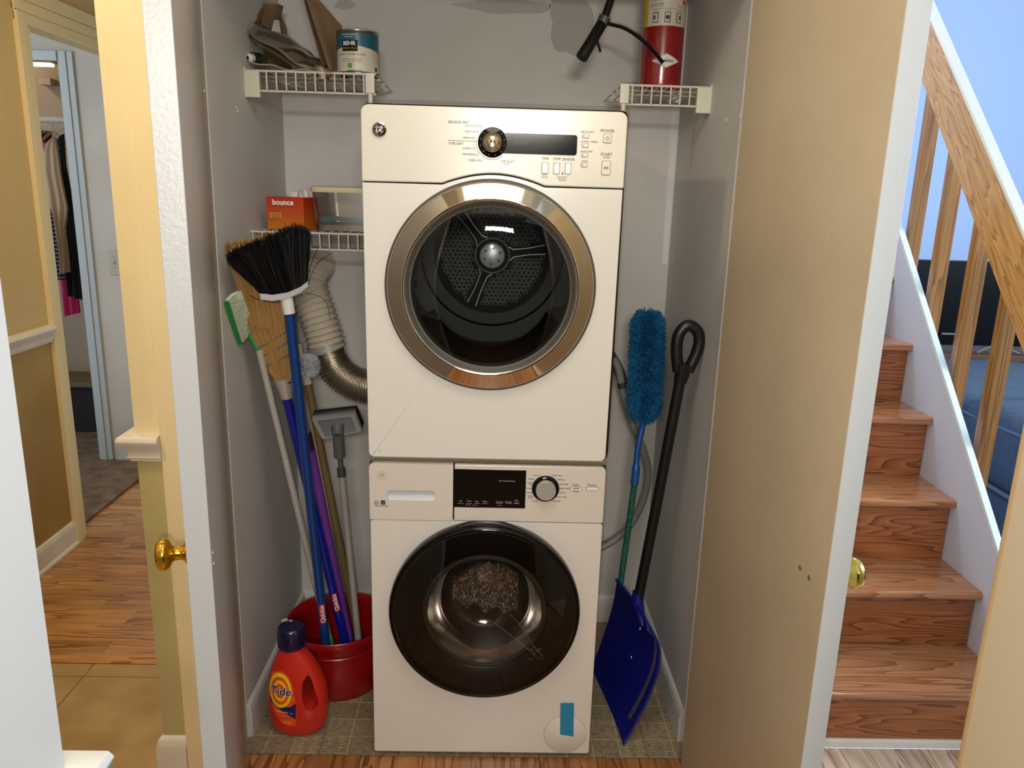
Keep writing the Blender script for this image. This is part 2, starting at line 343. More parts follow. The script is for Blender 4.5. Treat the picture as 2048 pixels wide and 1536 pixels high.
def vinyl():
    m = bpy.data.materials.new('vinyl_tile'); m.use_nodes = True; nt = m.node_tree; L = nt.links.new; b = nt.nodes['Principled BSDF']
    tc = nt.nodes.new('ShaderNodeTexCoord'); br = nt.nodes.new('ShaderNodeTexBrick'); br.offset = 0; br.squash = 1
    br.inputs['Scale'].default_value = 1; br.inputs['Brick Width'].default_value = .0762; br.inputs['Row Height'].default_value = .0762; br.inputs['Mortar Size'].default_value = .0016
    br.inputs['Color1'].default_value = lin('#8b7c62'); br.inputs['Color2'].default_value = lin('#9c8c70'); br.inputs['Mortar'].default_value = lin('#b6a98c'); L(tc.outputs['Object'], br.inputs['Vector'])
    n = nt.nodes.new('ShaderNodeTexNoise'); n.inputs['Scale'].default_value = 70; n.inputs['Detail'].default_value = 5; L(tc.outputs['Object'], n.inputs['Vector'])
    mx = nt.nodes.new('ShaderNodeMix'); mx.data_type = 'RGBA'; mx.blend_type = 'MULTIPLY'; mx.inputs[0].default_value = .7
    rp = nt.nodes.new('ShaderNodeValToRGB'); rp.color_ramp.elements[0].color = (.45, .42, .38, 1); rp.color_ramp.elements[0].position = .3; rp.color_ramp.elements[1].position = .55; L(n.outputs[0], rp.inputs[0])
    L(br.outputs[0], mx.inputs[6]); L(rp.outputs[0], mx.inputs[7]); L(mx.outputs[2], b.inputs['Base Color']); b.inputs['Roughness'].default_value = .4; MATS['vinyl_tile'] = m
vinyl()

# ================================================================== SETTING
XL, XR, YB, ZC = -.66, .572, .71, 2.44
# closet shell
struct('wall_back', MB().box((XL-.10, YB, 0), (XR+.12, YB+.10, ZC)), 'back_paint')
struct('wall_left', MB().box((XL-.045, .065, 0), (XL, YB, ZC)), 'closet_paint')
struct('wall_right', MB().box((XR, .065, 0), (XR+.045, YB, ZC)), 'closet_paint')
# front wall piece left of the closet (with the hall side behind it)
WX0, WX1 = -.838, -.66
w = struct('wall_front_left', MB().box((WX0, -.06, .915), (WX1-.045, YB+.10, ZC)), 'cream_wall')
struct('lower_wall', MB().box((WX0, -.06, 0), (WX1-.045, YB+.10, .915)), 'olive_wall', w)
w = struct('wall_front_right', MB().box((.617, -.05, 0), (.72, YB+1.9, ZC)), 'cream_wall')
struct('wall_header', MB().box((WX1-.045, -.06, 2.06), (.617, .065, ZC)), 'cream_wall')
# jambs + casings
struct('trim_1', MB().box((WX1-.045, -.055, 0), (XL-.002, .065, 2.06)), mat('jamb_shaded', '#a5988a', .45), bevel=.002)  # jamb takes the shaded tone of the left door's inner face
struct('trim_8', MB().box((.588, -.055, 0), (.617, .065, 2.06)), 'white_trim', bevel=.002)
cas = MB()
for (a, b, t) in ((-.775, -.757, .013), (-.757, -.700, .018), (-.700, -.668, .011)): cas.box((a, -.06-t, 0), (b, -.06, 2.12))
struct('trim_2', cas, 'cream_wall', bevel=.003)
cas = MB()
for (a, b, t) in ((.592, .632, .011), (.632, .69, .018), (.69, .71, .013)): cas.box((a, -.05-t, 0), (b, -.05, 2.12))
struct('trim_3', cas, 'cream_wall', bevel=.003)
# chair rail wrapping the wall end
def rail_profile():
    return [(0, 0), (.012, .002), (.012, .009), (.018, .012), (.014, .018), (.017, .032), (.030, .046), (.034, .056), (.030, .066), (.012, .070), (0, .070)]
def sweep_rail(path, z0, name, m, closed=False, prof=None, parent=None):
    """path: list of (x,y, nx,ny) wall points with the outward mitre direction"""
    pr = prof or rail_profile(); mb = MB(); n = len(pr); vs = []
    for (x, y, nx, ny) in path:
        for (d, h) in pr: vs.append((x + nx*d, y + ny*d, z0 + h))
    fs = [(i*n+k, i*n+k+1, (i+1)*n+k+1, (i+1)*n+k) for i in range(len(path)-1) for k in range(n-1)]
    fs += [tuple(range(n)), tuple((len(path)-1)*n + k for k in range(n))[::-1]]
    mb.add(vs, fs); return struct(name, mb, m, parent, bevel=.0015, seg=1)
sweep_rail([(-.775, -.06, 0, -1), (WX0, -.06, -1, -1), (WX0, YB, -1, 0)], .868, 'trim_4', 'white_trim')
BP = [(0, 0), (.014, 0), (.014, .075), (.010, .085), (.010, .092), (.006, .100), (0, .104)]
sweep_rail([(-.775, -.06, 0, -1), (WX0, -.06, -1, -1), (WX0, YB, -1, 0)], 0, 'baseboard_front', 'white_trim', prof=[(d*1.2, h) for d, h in BP])
sweep_rail([(XL, .066, 1, 0), (XL, YB, 1, -1), (XR, YB, -1, -1), (XR, .066, -1, 0)], 0, 'baseboard_closet', 'closet_paint', prof=BP)
# pale filler line down the back corner of the closet and plaster patches
pt = MB()
pt.prism([(XR-.022, 1.3), (XR-.004, 1.3), (XR-.004, 2.3), (XR-.030, 2.3)], YB-.0015, YB)
struct('corner_tape', pt, mat('joint_paint', '#d3d5d3', .6, bump=.1), bpy.data.objects['wall_back'])
def blob(c, rx, rz, y, mname, par, seed, name='plaster_patch'):
    rg = random.Random(seed); P = []; k = [rg.uniform(.8, 1.15) for _ in range(14)]
    for i in range(42):
        a = 2*pi*i/42; t = i/3; q = k[int(t) % 14]*(1-t % 1) + k[(int(t)+1) % 14]*(t % 1); P.append((c[0]+rx*q*cos(a), c[1]+rz*q*sin(a)))
    return MB().prism(P, y-.0012, y).build(name, mname, par)
mat('patch_grey', '#a7a49c', .65, bump=.3, bscale=40); mat('patch_tan', '#a39c8f', .6, bump=.3, bscale=30)
wb = bpy.data.objects['wall_back']
a = at(1010, 12, Y=YB); blob((a.x, a.z), .15, .02, YB, 'patch_grey', wb, 3); a = at(690, 10, Y=YB); blob((a.x, a.z), .03, .013, YB, 'patch_grey', wb, 5)
a = at(1130, 60, Y=YB); blob((a.x+.02, a.z+.02), .07, .10, YB, 'patch_grey', wb, 9)
# small nail holes and filler dabs on the side walls
for (px, py, X) in ((472, 215, XL), (476, 222, XL), (408, 182, XL)):
    a = at(px, py, X=X); MB().lathe([(.004, 0), (.0035, .0015), (0, .0018)], a, 'X', 10).build('filler_dab', 'caulk', bpy.data.objects['wall_left'])
for (px, py) in ((1452, 240), (1480, 232)):
    a = at(px, py, X=XR); MB().lathe([(.006, 0), (.005, -.0015), (0, -.002)], a, 'X', 10).build('filler_dab', 'caulk', bpy.data.objects['wall_right'])

# floor of the closet: 12 inch vinyl tiles
fl = struct('floor_closet', MB().box((XL-.04, .0, -.03), (XR+.04, YB, -.004)), 'near_dark')
ti = MB().box((.001, .001, -.004), (.3038, .3038, 0)).build('tile', 'vinyl_tile', bevel=.0008, seg=1)
first = True
for i in range(-4, 2):
    for j in range(-1, 3):
        x0 = .465 - .3048 + .3048*(i+0) ; y0 = .225 - .3048 + .3048*j
        x0, y0 = .465 + .3048*(i-0), .225 + .3048*(j-0)
        xa, xb = max(x0, XL-.03), min(x0+.3048, XR+.03); ya, yb = max(y0, .002), min(y0+.3048, YB)
        if xb-xa < .01 or yb-ya < .01: continue
        if xb-xa > .3 and yb-ya > .3:
            o = ti if first else clone(ti); first = False; o.location = (x0, y0, 0); setpar(o, fl)
        else:
            o = MB().box((xa-x0+.001, ya-y0+.001, -.004), (xb-x0-.001, yb-y0-.001, 0)).build('tile', 'vinyl_tile'); o.location = (x0, y0, 0); setpar(o, fl)
# printed scroll squares on the vinyl
def scroll(x, y, s):
    mb = MB(); h = s*.40
    for sx in (-1, 1):
        for sy in (-1, 1):
            P = [(x+sx*h*.2, y+sy*h*.9), (x+sx*h*.9, y+sy*h*.9), (x+sx*h*.9, y+sy*h*.25), (x+sx*h*.4, y+sy*h*.25), (x+sx*h*.4, y+sy*h*.6), (x+sx*h*.65, y+sy*h*.6)]
            mb.tube(curve([(a, b, .0002) for a, b in P], 3), .0016, 4, sx=.2)
    return mb.build('printed_scroll', mat('scroll_print', '#b6a98c', .5), fl)
for (px, py) in ((665, 1497), (1255, 1492), (1318, 1490), (700, 1385), (632, 1495)):
    a = at(px, py, Z=0); cx = .465 + .0762*(math.floor((a.x-.465)/.0762)+.5); cy = .225 + .0762*(math.floor((a.y-.225)/.0762)+.5); scroll(cx, cy, .0762)

# landing floor in front of closet: narrow boards running towards the closet
lf = struct('floor_landing', MB().box((-.80, -1.6, -.03), (.62, -.002, -.012)), 'near_dark')
pb = MB().box((.0006, 0, -.012), (.0794, 1.2, 0)).build('plank', 'plank_front', bevel=.0008, seg=1)
for i in range(18):
    o = pb if i == 0 else clone(pb)
    o.location = (-.80+.08*i, -1.2-.002, 0); setpar(o, lf)
rf = struct('floor_stair_foot', MB().box((.62, -1.6, -.03), (2.6, .06, -.012)), 'near_dark')
pb2 = MB().box((.0006, 0, -.012), (.0794, 1.25, 0)).build('plank', 'plank_right', bevel=.0008, seg=1)
for i in range(24):
    o = pb2 if i == 0 else clone(pb2)
    o.location = (.62+.08*i, -1.2, 0); setpar(o, rf)
# hall: tiles in front, boards behind
ht = struct('floor_hall_tile', MB().box((-1.80, -1.6, -.03), (-.80, .42, -.004)), 'grout')
for i in range(-3, 2):
    for j in range(-3, 1):
        x0 = -1.259+.455*i; y0 = .336+.455*j
        xa, xb, ya, yb = max(x0, -1.8), min(x0+.455, -.8), y0, min(y0+.455, .405)
        if xb-xa < .02 or yb-ya < .02: continue
        MB().box((xa+.002, ya+.002, -.006), (xb-.002, yb-.002, 0)).build('tile', 'stone_tile', ht, bevel=.0015, seg=1)
hw = struct('floor_hall_wood', MB().box((-1.86, .425, -.03), (-.8, 3.2, -.012)), 'near_dark')
MB().prism([(.405, .0), (.412, .009), (.43, .011), (.455, .006), (.462, 0)], -1.80, -.84, 'YZ').build('threshold_strip', 'plank_hall', hw)
rg = random.Random(11); pm = {}
for j in range(36):
    y = .462+.068*j; x = -1.86 - rg.uniform(0, .4)
    while x < -.82:
        L = rg.choice((.36, .48, .60, .78)); xa, xb = max(x, -1.86), min(x+L, -.82)
        if xb-xa > .02:
            MB().box((xa+.0004, y+.0004, -.012), (xb-.0004, y+.0676, 0)).build('plank', 'plank_hall', hw, fix=False, origin=((xa+xb)/2, y+.034, 0))
        x += L

# hall left wall with doorway, rail, casing
HX = -1.765
w = struct('wall_hall_left', MB().box((HX-.11, -1.6, .93), (HX, 1.25, ZC)).box((HX-.11, 1.25, 2.08), (HX, 2.26, ZC)), mat('hall_wall', '#d0b67e', .55, bump=.12, bscale=60))
struct('lower_wall', MB().box((HX-.11, -1.6, 0), (HX, 1.25, .93)), 'tan_lower', w)
sweep_rail([(HX, -1.5, 1, 0), (HX, 1.25, 1, 0)], .882, 'trim_5', 'white_trim')
sweep_rail([(HX, -1.5, 1, 0), (HX, 1.25, 1, 0)], 0, 'baseboard_hall', 'white_trim', prof=[(0, 0), (.022, 0), (.022, .012), (.014, .02), (.014, .085), (.010, .095), (.010, .103), (0, .108)])
dc = MB()
for (a, b, t) in ((1.25, 1.292, .019), (1.292, 1.322, .013), (1.322, 1.338, .009)): dc.box((HX-.02, a, 0), (HX+t, b, 2.15-(b-1.25)))
for (a, b, t) in ((2.16, 2.21, .019), (2.12, 2.16, .013), (2.08, 2.12, .009)): dc.box((HX, 1.25, a-.01), (HX+t, 2.26, b-.01))
struct('door_3', dc, mat('hall_casing', '#ecdcae', .42, bump=.1), bevel=.003)
# bedroom
struct('floor_bedroom', MB().box((-3.3, 1.2, -.03), (HX-.06, 3.4, .012)), 'carpet')
BY = 2.285
w = struct('wall_bedroom', MB().box((-2.155, BY, 0), (-.9, BY+.1, ZC)).box((-3.3, BY, 2.085), (-2.155, BY+.1, ZC)), 'grey_wall')
sweep_rail([(-2.07, BY, 0, -1), (-1.0, BY, 0, -1)], .012, 'baseboard_bedroom', mat('trim_grey', '#c4bdac', .45), prof=[(0, 0), (.015, 0), (.015, .08), (.008, .095), (0, .10)])
dc = MB()
for (a, b, t) in ((-2.163, -2.148, .008), (-2.148, -2.118, .018), (-2.118, -2.088, .012)): dc.box((a, BY-t, .012), (b, BY+.01, 2.12))
dc.box((-3.3, BY-.015, 2.075), (-2.163, BY+.01, 2.12))
struct('door_4', dc, mat('trim_bluegrey', '#b6bab4', .45), bevel=.002)
struct('wall_bedroom_closet', MB().box((-3.3, 3.0, 0), (-2.0, 3.1, ZC)).box((-2.10, BY+.1, 0), (-2.0, 3.0, ZC)).box((-3.4, BY, 0), (-3.3, 3.1, ZC)), 'closet_warm')
struct('ceiling_bedroom', MB().box((-3.3, 1.2, ZC), (HX-.11, 3.1, ZC+.05)), 'ceiling_white')
struct('wall_hall_end', MB().box((-1.0, 2.0, 0), (-.62, 2.1, ZC)), 'cream_wall')
# ceiling over landing and room behind the camera
struct('ceiling', MB().box((-3.3, -3.2, ZC), (.72, 3.1, ZC+.06)), 'ceiling_white')
# walls either side of the doorway the picture was taken from
NY = -1.11
w = struct('wall_near_left', MB().box((-3.3, NY-.12, 0), (-.444, NY, ZC)), 'near_white')
# chair rail end showing past the corner
sweep_rail([(-1.7, NY, 0, 1), (-.444, NY, 1, 1), (-.444, NY-.001, 1, 0)], .8315, 'trim_6', 'near_white', prof=[(d*1.05, h) for d, h in rail_profile()])
struct('wall_near_right', MB().box((.537, NY-.12, 0), (3.0, NY, ZC)), 'near_beige')
struct('trim_7', MB().box((.537, NY, 0), (.59, NY+.008, 2.1)), mat('yellow_edge', '#b09468', .4), bevel=.002)
struct('wall_behind', MB().box((-1.6, -3.3, 0), (1.6, -3.2, ZC)).box((-1.6, -3.2, 0), (-1.5, NY-.12, ZC)).box((1.5, -3.2, 0), (1.6, NY-.12, ZC)), mat('room_behind', '#544a40', .7))
struct('floor_near', MB().box((-1.5, -3.2, -.03), (1.5, -1.2, -.001)), mat('near_floor', '#7a5a3c', .5))

# ------------------------------------------------------------------ closet doors
def door(name, hx, hy, fx, fy, side, faces):
    """hinge (inner face) -> free edge; slab lies on the `side` of that line"""
    root = empty(name, (hx, hy, 0)); root['kind'] = 'structure'
    d = Vector((fx-hx, fy-hy, 0)); L = d.length; d.normalize(); n = Vector((d.y, -d.x, 0)) * side; t = .038; e = .0012
    def slab(a, b, c0, c1, z0, z1):
        A = Vector((hx, hy, 0)); P = []
        for z in (z0, z1):
            for (u, v) in ((a, c0), (b, c0), (b, c1), (a, c1)): P.append(A + d*u + n*v + Vector((0, 0, z)))
        return P
    MB().hexa(slab(0, L-.0015, .0, t, .012, 2.03)).build('slab', faces, root, bevel=.0015, seg=1)
    MB().hexa(slab(L-.0015, L+.0005, -.0005, t+.0005, .012, 2.03)).build('edge_face', 'door_edge_daylit', root, bevel=.0008, seg=1)
    return root, d, n, L
def knob(root, base, n, m, screws=None):
    """brass knob: rose against the face, neck, flattened ball"""
    n = n.normalized(); prof = [(.001, 0), (.024, .0), (.026, .003), (.022, .006), (.014, .010), (.012, .016), (.012, .024), (.014, .029), (.024, .034), (.0285, .041), (.0275, .049), (.020, .055), (.008, .0575), (.001, .058)]
    M = n.to_track_quat('Z', 'Y').to_matrix()
    def part(name, pr):
        mb = MB().lathe(pr, (0, 0, 0), 'Z', 32); mb.v = [tuple(M @ Vector(v) + base) for v in mb.v]; return mb.build(name, m, root)
    k = part('door_knob', prof[5:]); ro = part('rosette', prof[:6]); setpar(ro, k); return k
dl, d1, n1, L1 = door('door_1', -.634, -.04, -.4625, -.6175, 1, mat('door_left_shaded', '#a5988a', .38, bump=.15, bscale=50))  # shade on the left door's inner face put into its colour
assert n1.x < 0
kb = at(376, 1096, Y=-.60); P0 = Vector((-.634, -.04, 0)) + n1*.038 + d1*(L1-.062); kz = at(345, 1103, Y=P0.y).z
knob(dl, Vector((P0.x, P0.y, kz)), n1, 'brass')
for dz in (.008, -.012):
    q = Vector((-.634, -.04, 0)) + d1*(L1-.030) - n1*.0005; MB().tube([Vector((q.x, q.y, kz+dz)), Vector((q.x, q.y, kz+dz)) - n1*.0015], .0035, 10).build('screw', 'brushed_metal', dl)
dr, d2, n2, L2 = door('door_2', .544, -.04, .587, -.6385, -1, 'door_warm_lit')
if ((Vector((.544, -.04, 0)) + n2).x < .544): n2 = -n2
P0 = Vector((.544, -.04, 0)) + n2*.038 + d2*(L2-.058); kz = at(1712, 1147, Y=P0.y).z
knob(dr, Vector((P0.x, P0.y, kz)), n2, 'brass_pale')
for (px, py) in ((1600, 1135), (1618, 1155)):
    best = min((k/200 for k in range(200)), key=lambda t: abs(at(px, py, Y=(-.04 + d2.y*L2*t)).x - (.544 + d2.x*L2*t)))
    q = at(px, py, Y=-.04+d2.y*L2*best); q = q - n2*.0006
    MB().lathe([(.0015, 0), (.0045, 0), (.005, .001)], q, 'X', 14).build('screw', 'gunmetal', dr)

# ================================================================== STAIRS
SX0, SX1 = .722, 1.505
st = empty('staircase', (1.1, .06, 0), 'stained pine stairs with white skirt board right of the closet door', 'staircase')
nos = [(.035, .19), (.251, .385), (.45, .598), (.65, .815), (.845, 1.03), (1.045, 1.245), (1.245, 1.46)]
MB().box((SX0, .050, 0), (SX1-.02, .064, .024)).build('foot_moulding', 'white_trim', st, bevel=.003)
for i, (y, z) in enumerate(nos):
    y2 = nos[i+1][0] + .044 if i+1 < len(nos) else y+.25; z0 = nos[i-1][1] if i else 0
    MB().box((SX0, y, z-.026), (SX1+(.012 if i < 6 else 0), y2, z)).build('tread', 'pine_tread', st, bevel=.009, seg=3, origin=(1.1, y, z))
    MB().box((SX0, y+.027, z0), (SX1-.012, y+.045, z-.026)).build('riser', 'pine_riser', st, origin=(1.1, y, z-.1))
# skirt / half wall: sloping top
A0 = at(1995, 1095, X=1.50); A1 = at(1809, 495, X=1.50); sl = (A1.z-A0.z)/(A1.y-A0.y)
def zt(y): return A0.z + (y-A0.y)*sl
hwk = MB().prism([(-.02, 0), (1.5, 0), (1.5, zt(1.5)-.006), (A0.y-.16, zt(A0.y-.16)-.006), (-.02, zt(A0.y-.16)-.006)], 1.497, 1.512, 'YZ')
hwk.build('skirt_wall', 'skirt_daylit', st)
y0, y1 = A0.y-.16, 1.5
MB().hexa([(1.494, y0, zt(y0)-.008), (1.516, y0, zt(y0)-.008), (1.516, y1, zt(y1)-.008), (1.494, y1, zt(y1)-.008), (1.494, y0, zt(y0)+.010), (1.516, y0, zt(y0)+.010), (1.516, y1, zt(y1)+.010), (1.494, y1, zt(y1)+.010)]).build('sloping_cap', 'cap_daylit', st, bevel=.002)
rl = empty('stair_railing', (1.62, .4, .3), 'oak railing with square balusters beside the pine stairs', 'railing')
U0, U1 = at(1877, 78, X=1.505), at(2048, 480, X=1.505); L0, L1_ = at(1860, 206, X=1.505), at(2040, 690, X=1.505)
su = (U0.z-U1.z)/(U0.y-U1.y)
def zu(y): return U1.z+(y-U1.y)*su
sL = (L0.z-L1_.z)/(L0.y-L1_.y)
def zl(y): return L1_.z+(y-L1_.y)*sL
ya, yb = -.15, 1.35
P = [(1.505, ya, zl(ya)), (1.530, ya, zl(ya)), (1.530, yb, zl(yb)), (1.505, yb, zl(yb)), (1.505, ya, zu(ya)), (1.530, ya, zu(ya)), (1.530, yb, zu(yb)), (1.505, yb, zu(yb))]
MB().hexa(P).build('handrail_board', 'oak_rail', rl, bevel=.002, origin=(1.55, .4, 1.5))
P = [(1.502, ya, zu(ya)), (1.538, ya, zu(ya)), (1.538, yb, zu(yb)), (1.502, yb, zu(yb)), (1.502, ya, zu(ya)+.018), (1.538, ya, zu(ya)+.018), (1.538, yb, zu(yb)+.018), (1.502, yb, zu(yb)+.018)]
MB().hexa(P).build('rail_top', mat('rail_top_lit', '#d9d4c6', .25, coat=.4), rl, bevel=.003)  # window light on the oak rail's top, put in as a pale strip
for (px, py) in ((1831, 400), (1880, 480), (1938, 577), (1985, 755)):
    q = at(px, py, X=1.532); s = .018
    MB().box((1.532, q.y, zt(q.y)-.20), (1.532+.046, q.y+2*s, zu(q.y)-.11)).build('baluster', 'oak_post', rl, bevel=.002, origin=(1.63, q.y, 1))
q = at(1990, 1100, X=1.61)
MB().box((1.532, -.03, .0), (1.578, .006, zu(0)-.11)).build('baluster', 'oak_post', rl, bevel=.002, origin=(1.63, -.02, 1))

# ------------------------------------------------------------------ living room
struct('wall_living_far', MB().box((.72, 3.4, 0), (7.5, 3.5, 3.2)), 'wall_daylit_blue')
struct('wall_living_side', MB().box((7.4, -2, 0), (7.5, 3.4, 3.2)), 'wall_daylit_blue')
struct('wall_stair_end', MB().box((.72, 1.75, 0), (1.50, 1.85, 3.2)), 'wall_daylit_blue')
struct('floor_living', MB().box((1.6, .06, -.03), (7.4, 3.4, -.002)), 'living_floor')
struct('floor_living_front', MB().box((2.6, -2, -.03), (7.4, .06, -.002)), 'living_floor')
tv = empty('television', (2.95, 2.6, .75), 'black flat television on the wooden stand behind the balusters', 'television')
a, b = at(1826, 519, Y=2.6), at(2100, 524, Y=2.6); zb = at(1890, 690, Y=2.6).z
MB().box((a.x-.25, 2.6, zb), (b.x+.15, 2.64, a.z)).build('screen', 'tv_black', tv, bevel=.004)
MB().box((a.x+.12, 2.55, at(1900, 706, Y=2.5).z+.0005), (a.x+.16, 2.70, zb+.02)).build('foot', 'black_plastic', tv)
c = at(1890, 667, Y=2.6)
MB().box((c.x-.02, 2.597, c.z-.006), (c.x+.07, 2.6, c.z+.004)).build('badge', 'squeegee_pale', tv)
ts = empty('tv_stand', (2.9, 2.7, 0), 'low brown wooden stand under the black television', 'stand'); zs = at(1900, 706, Y=2.5).z
MB().box((2.2, 2.45, zs-.035), (4.0, 2.95, zs)).build('top', 'tv_wood', ts, bevel=.004)
for x in (2.25, 2.75, 3.3, 3.9): MB().box((x, 2.5, 0), (x+.04, 2.9, zs-.035)).build('side_panel', 'tv_wood', ts)
MB().box((2.3, 2.5, .25), (3.9, 2.9, .27)).build('shelf', 'tv_wood', ts)
gx = at(1960, 728, Y=2.52)
tag(MB().box((gx.x-.02, 2.5, .272), (gx.x+.19, 2.75, zs-.05)).build('media_box', 'squeegee_pale', bevel=.006), 'grey media box on the shelf of the tv stand', 'box')
tag(MB().tube(curve([(gx.x-.05, 2.49, zs+.008), (gx.x+.05, 2.48, zs+.05), (gx.x+.2, 2.49, zs+.008)], 8), .006, 6).build('power_cable', 'squeegee_pale'), 'pale cable looping on the tv stand below the screen', 'cable')
# sofa: seen from its side/back
sf = empty('sofa', (2.75, 1.7, 0), 'slate blue fabric sofa with welted cushions behind the railing', 'sofa')
q1, q2 = at(1905, 745, X=2.25), at(2048, 800, X=2.25)
def cushion(name, x0, y0, z0, x1, y1, z1, bulge, m, par):
    cx, cy, cz = (x0+x1)/2, (y0+y1)/2, (z0+z1)/2
    bm = bmesh.new(); bmesh.ops.create_cube(bm, size=2); bmesh.ops.subdivide_edges(bm, edges=bm.edges, cuts=9, use_grid_fill=True)
    for v in bm.verts:
        p = v.co.copy(); k = .10
        f = (1-k*(p.y**4+p.z**4)*.5, 1-k*(p.x**4+p.z**4)*.5, 1-k*(p.x**4+p.y**4)*.5)
        v.co = Vector((cx + p.x*(x1-x0)/2*f[0], cy + p.y*(y1-y0)/2*f[1], cz + p.z*(z1-z0)/2*(f[2] + bulge*(1-p.x*p.x)*(1-p.y*p.y) + .02*sin(p.x*9+p.y*5))))
    me = bpy.data.meshes.new(name); bm.to_mesh(me); bm.free()
    for p in me.polygons: p.use_smooth = True
    me.materials.append(MATS[m]); o = bpy.data.objects.new(name, me); COL.objects.link(o); setpar(o, par); return o
MB().box((2.05, .55, .05), (2.95, 2.25, .39)).build('base', 'sofa_blue', sf, bevel=.03, seg=3)
MB().box((2.07, .60, .395), (2.93, 1.38, .42)).build('base_welt', 'sofa_welt', sf, bevel=.01)
cushion('cushion', 2.04, .56, .40, 2.90, 1.42, .71, .12, 'sofa_blue', sf); cushion('cushion', 2.04, 1.43, .40, 2.90, 2.25, .71, .12, 'sofa_blue', sf)
for y0_, y1_ in ((.58, 1.40), (1.45, 2.23)):
    MB().tube([(2.06, y0_, .64), (2.045, (y0_+y1_)/2, .655), (2.06, y1_, .64)], .007, 8).build('welt', 'sofa_welt', sf)
MB().tube([(2.05, .58, .40), (2.05, 2.2, .40)], .010, 8).build('welt', 'sofa_welt', sf)
tag(MB().box((4.1, 2.3, 0), (4.9, 3.0, 1.3)).box((4.13, 2.28, .1), (4.48, 2.3, 1.2)).box((4.52, 2.28, .1), (4.87, 2.3, 1.2)).build('dark_cabinet', 'shirt_black', bevel=.004), 'tall black cabinet right of the television', 'cabinet')

# ================================================================== DRYER
def font_rows(rows, parent, Y, m='print_grey'):
    for body, px, py, size, al in rows:
        q = at(px, py, Y=Y); text(body, (q.x, Y-.0004, q.z), size, m, parent, 'label_text', align=al)
dz0, dz1, dw, dwr = .866, 1.698, -.300, .2985
dry = empty('clothes_dryer', (0, .3, .866), 'cream front-loading clothes dryer with chrome-ringed glass door, stacked on the washer', 'dryer')
cb = MB().prism(rrect(dw+.002, dz0, dwr+.004, dz1+.004, .014), .018, .62); cb.f = cb.f[2:]   # hollow body shell
cb.f.append(tuple(range(24, 48)) if False else tuple(range(len(cb.v)//2, len(cb.v))))
cb.sm = [False]*len(cb.f); cb.build('cabinet', 'cabinet_side', dry)
ctr = (-.002, 1.296)
arch = [(-.117+.234*k/16, 1.532+.0245*sin(pi*k/16)**.9) for k in range(17)]
low = rrect(dw, dz0+.002, dwr-.004, 1.40, .014)[:6]
low = [(dwr-.012 if False else dwr-.006, dz0+.016)]  # replaced below
def corner(cx, cz, r, a): return [(cx+r*cos(a+pi/2*k/4), cz+r*sin(a+pi/2*k/4)) for k in range(5)]
lowp = corner(dwr-.018, dz0+.016, .014, -pi/2) + [(dwr-.001, 1.5295)] + [(x, z-.0025) for x, z in arch[::-1]] + [(dw, 1.5295)] + corner(dw+.018, dz0+.016, .014, pi)
holed(lowp, ctr, .214, 0, .02, 96).build('front_panel', 'white_enamel', dry, bevel=.003, seg=2)
top = [(dwr, 1.5315)] + corner(dwr-.018, dz1-.018, .018, 0) + corner(dw+.018, dz1-.018, .018, pi/2) + [(dw, 1.5315)] + [(x, z) for x, z in arch]
MB().prism(top, -.004, .018).build('control_panel', 'control_cream', dry, bevel=.0035, seg=3)
dr_ = empty('door', (ctr[0], 0, ctr[1])); setpar(dr_, dry)
MB().lathe([(.246, .0), (.249, -.004), (.246, -.009), (.242, -.010)], (ctr[0], 0, ctr[1]), n=128).build('outer_trim', 'seal_grey', dr_)
MB().lathe([(.243, -.006), (.2425, -.013), (.2397, -.0184), (.2385, -.0189), (.208, -.0309), (.2068, -.0315), (.202, -.0315), (.199, -.028)], (ctr[0], 0, ctr[1]), n=128).build('chrome_ring', 'chrome', dr_)
MB().lathe([(.2005, -.030), (.197, -.027), (.190, -.022), (.186, -.020), (.184, -.010), (.184, .01)], (ctr[0], 0, ctr[1]), n=128).build('inner_ring', 'seal_grey', dr_)
mb = MB()
for k in range(220):
    a = 2*pi*k/220; c = Vector((ctr[0]+.1935*cos(a), -.0262, ctr[1]+.1935*sin(a))); rd = Vector((cos(a), -.6, sin(a))).normalized(); tn = Vector((-sin(a), 0, cos(a)))
    mb.add([c+tn*.0010+rd*.0045, c-tn*.0010+rd*.0045, c-tn*.0010-rd*.0045, c+tn*.0010-rd*.0045], [(0, 1, 2, 3)])
d = mb.build('ring_ribs', 'black_plastic', dr_, fix=False); d['kind'] = 'stuff'
MB().lathe([(.187, -.020), (.16, -.026), (.12, -.030), (.06, -.033), (.0005, -.034)], (ctr[0], 0, ctr[1]), n=96).build('window', 'door_glass', dr_)
mb = MB().lathe([(.184, .01), (.176, .03), (.165, .05), (.150, .06)], (ctr[0], 0, ctr[1]), n=96, a0=R(205), a1=R(335)); mb.build('inner_bowl', 'black_gloss', dr_)
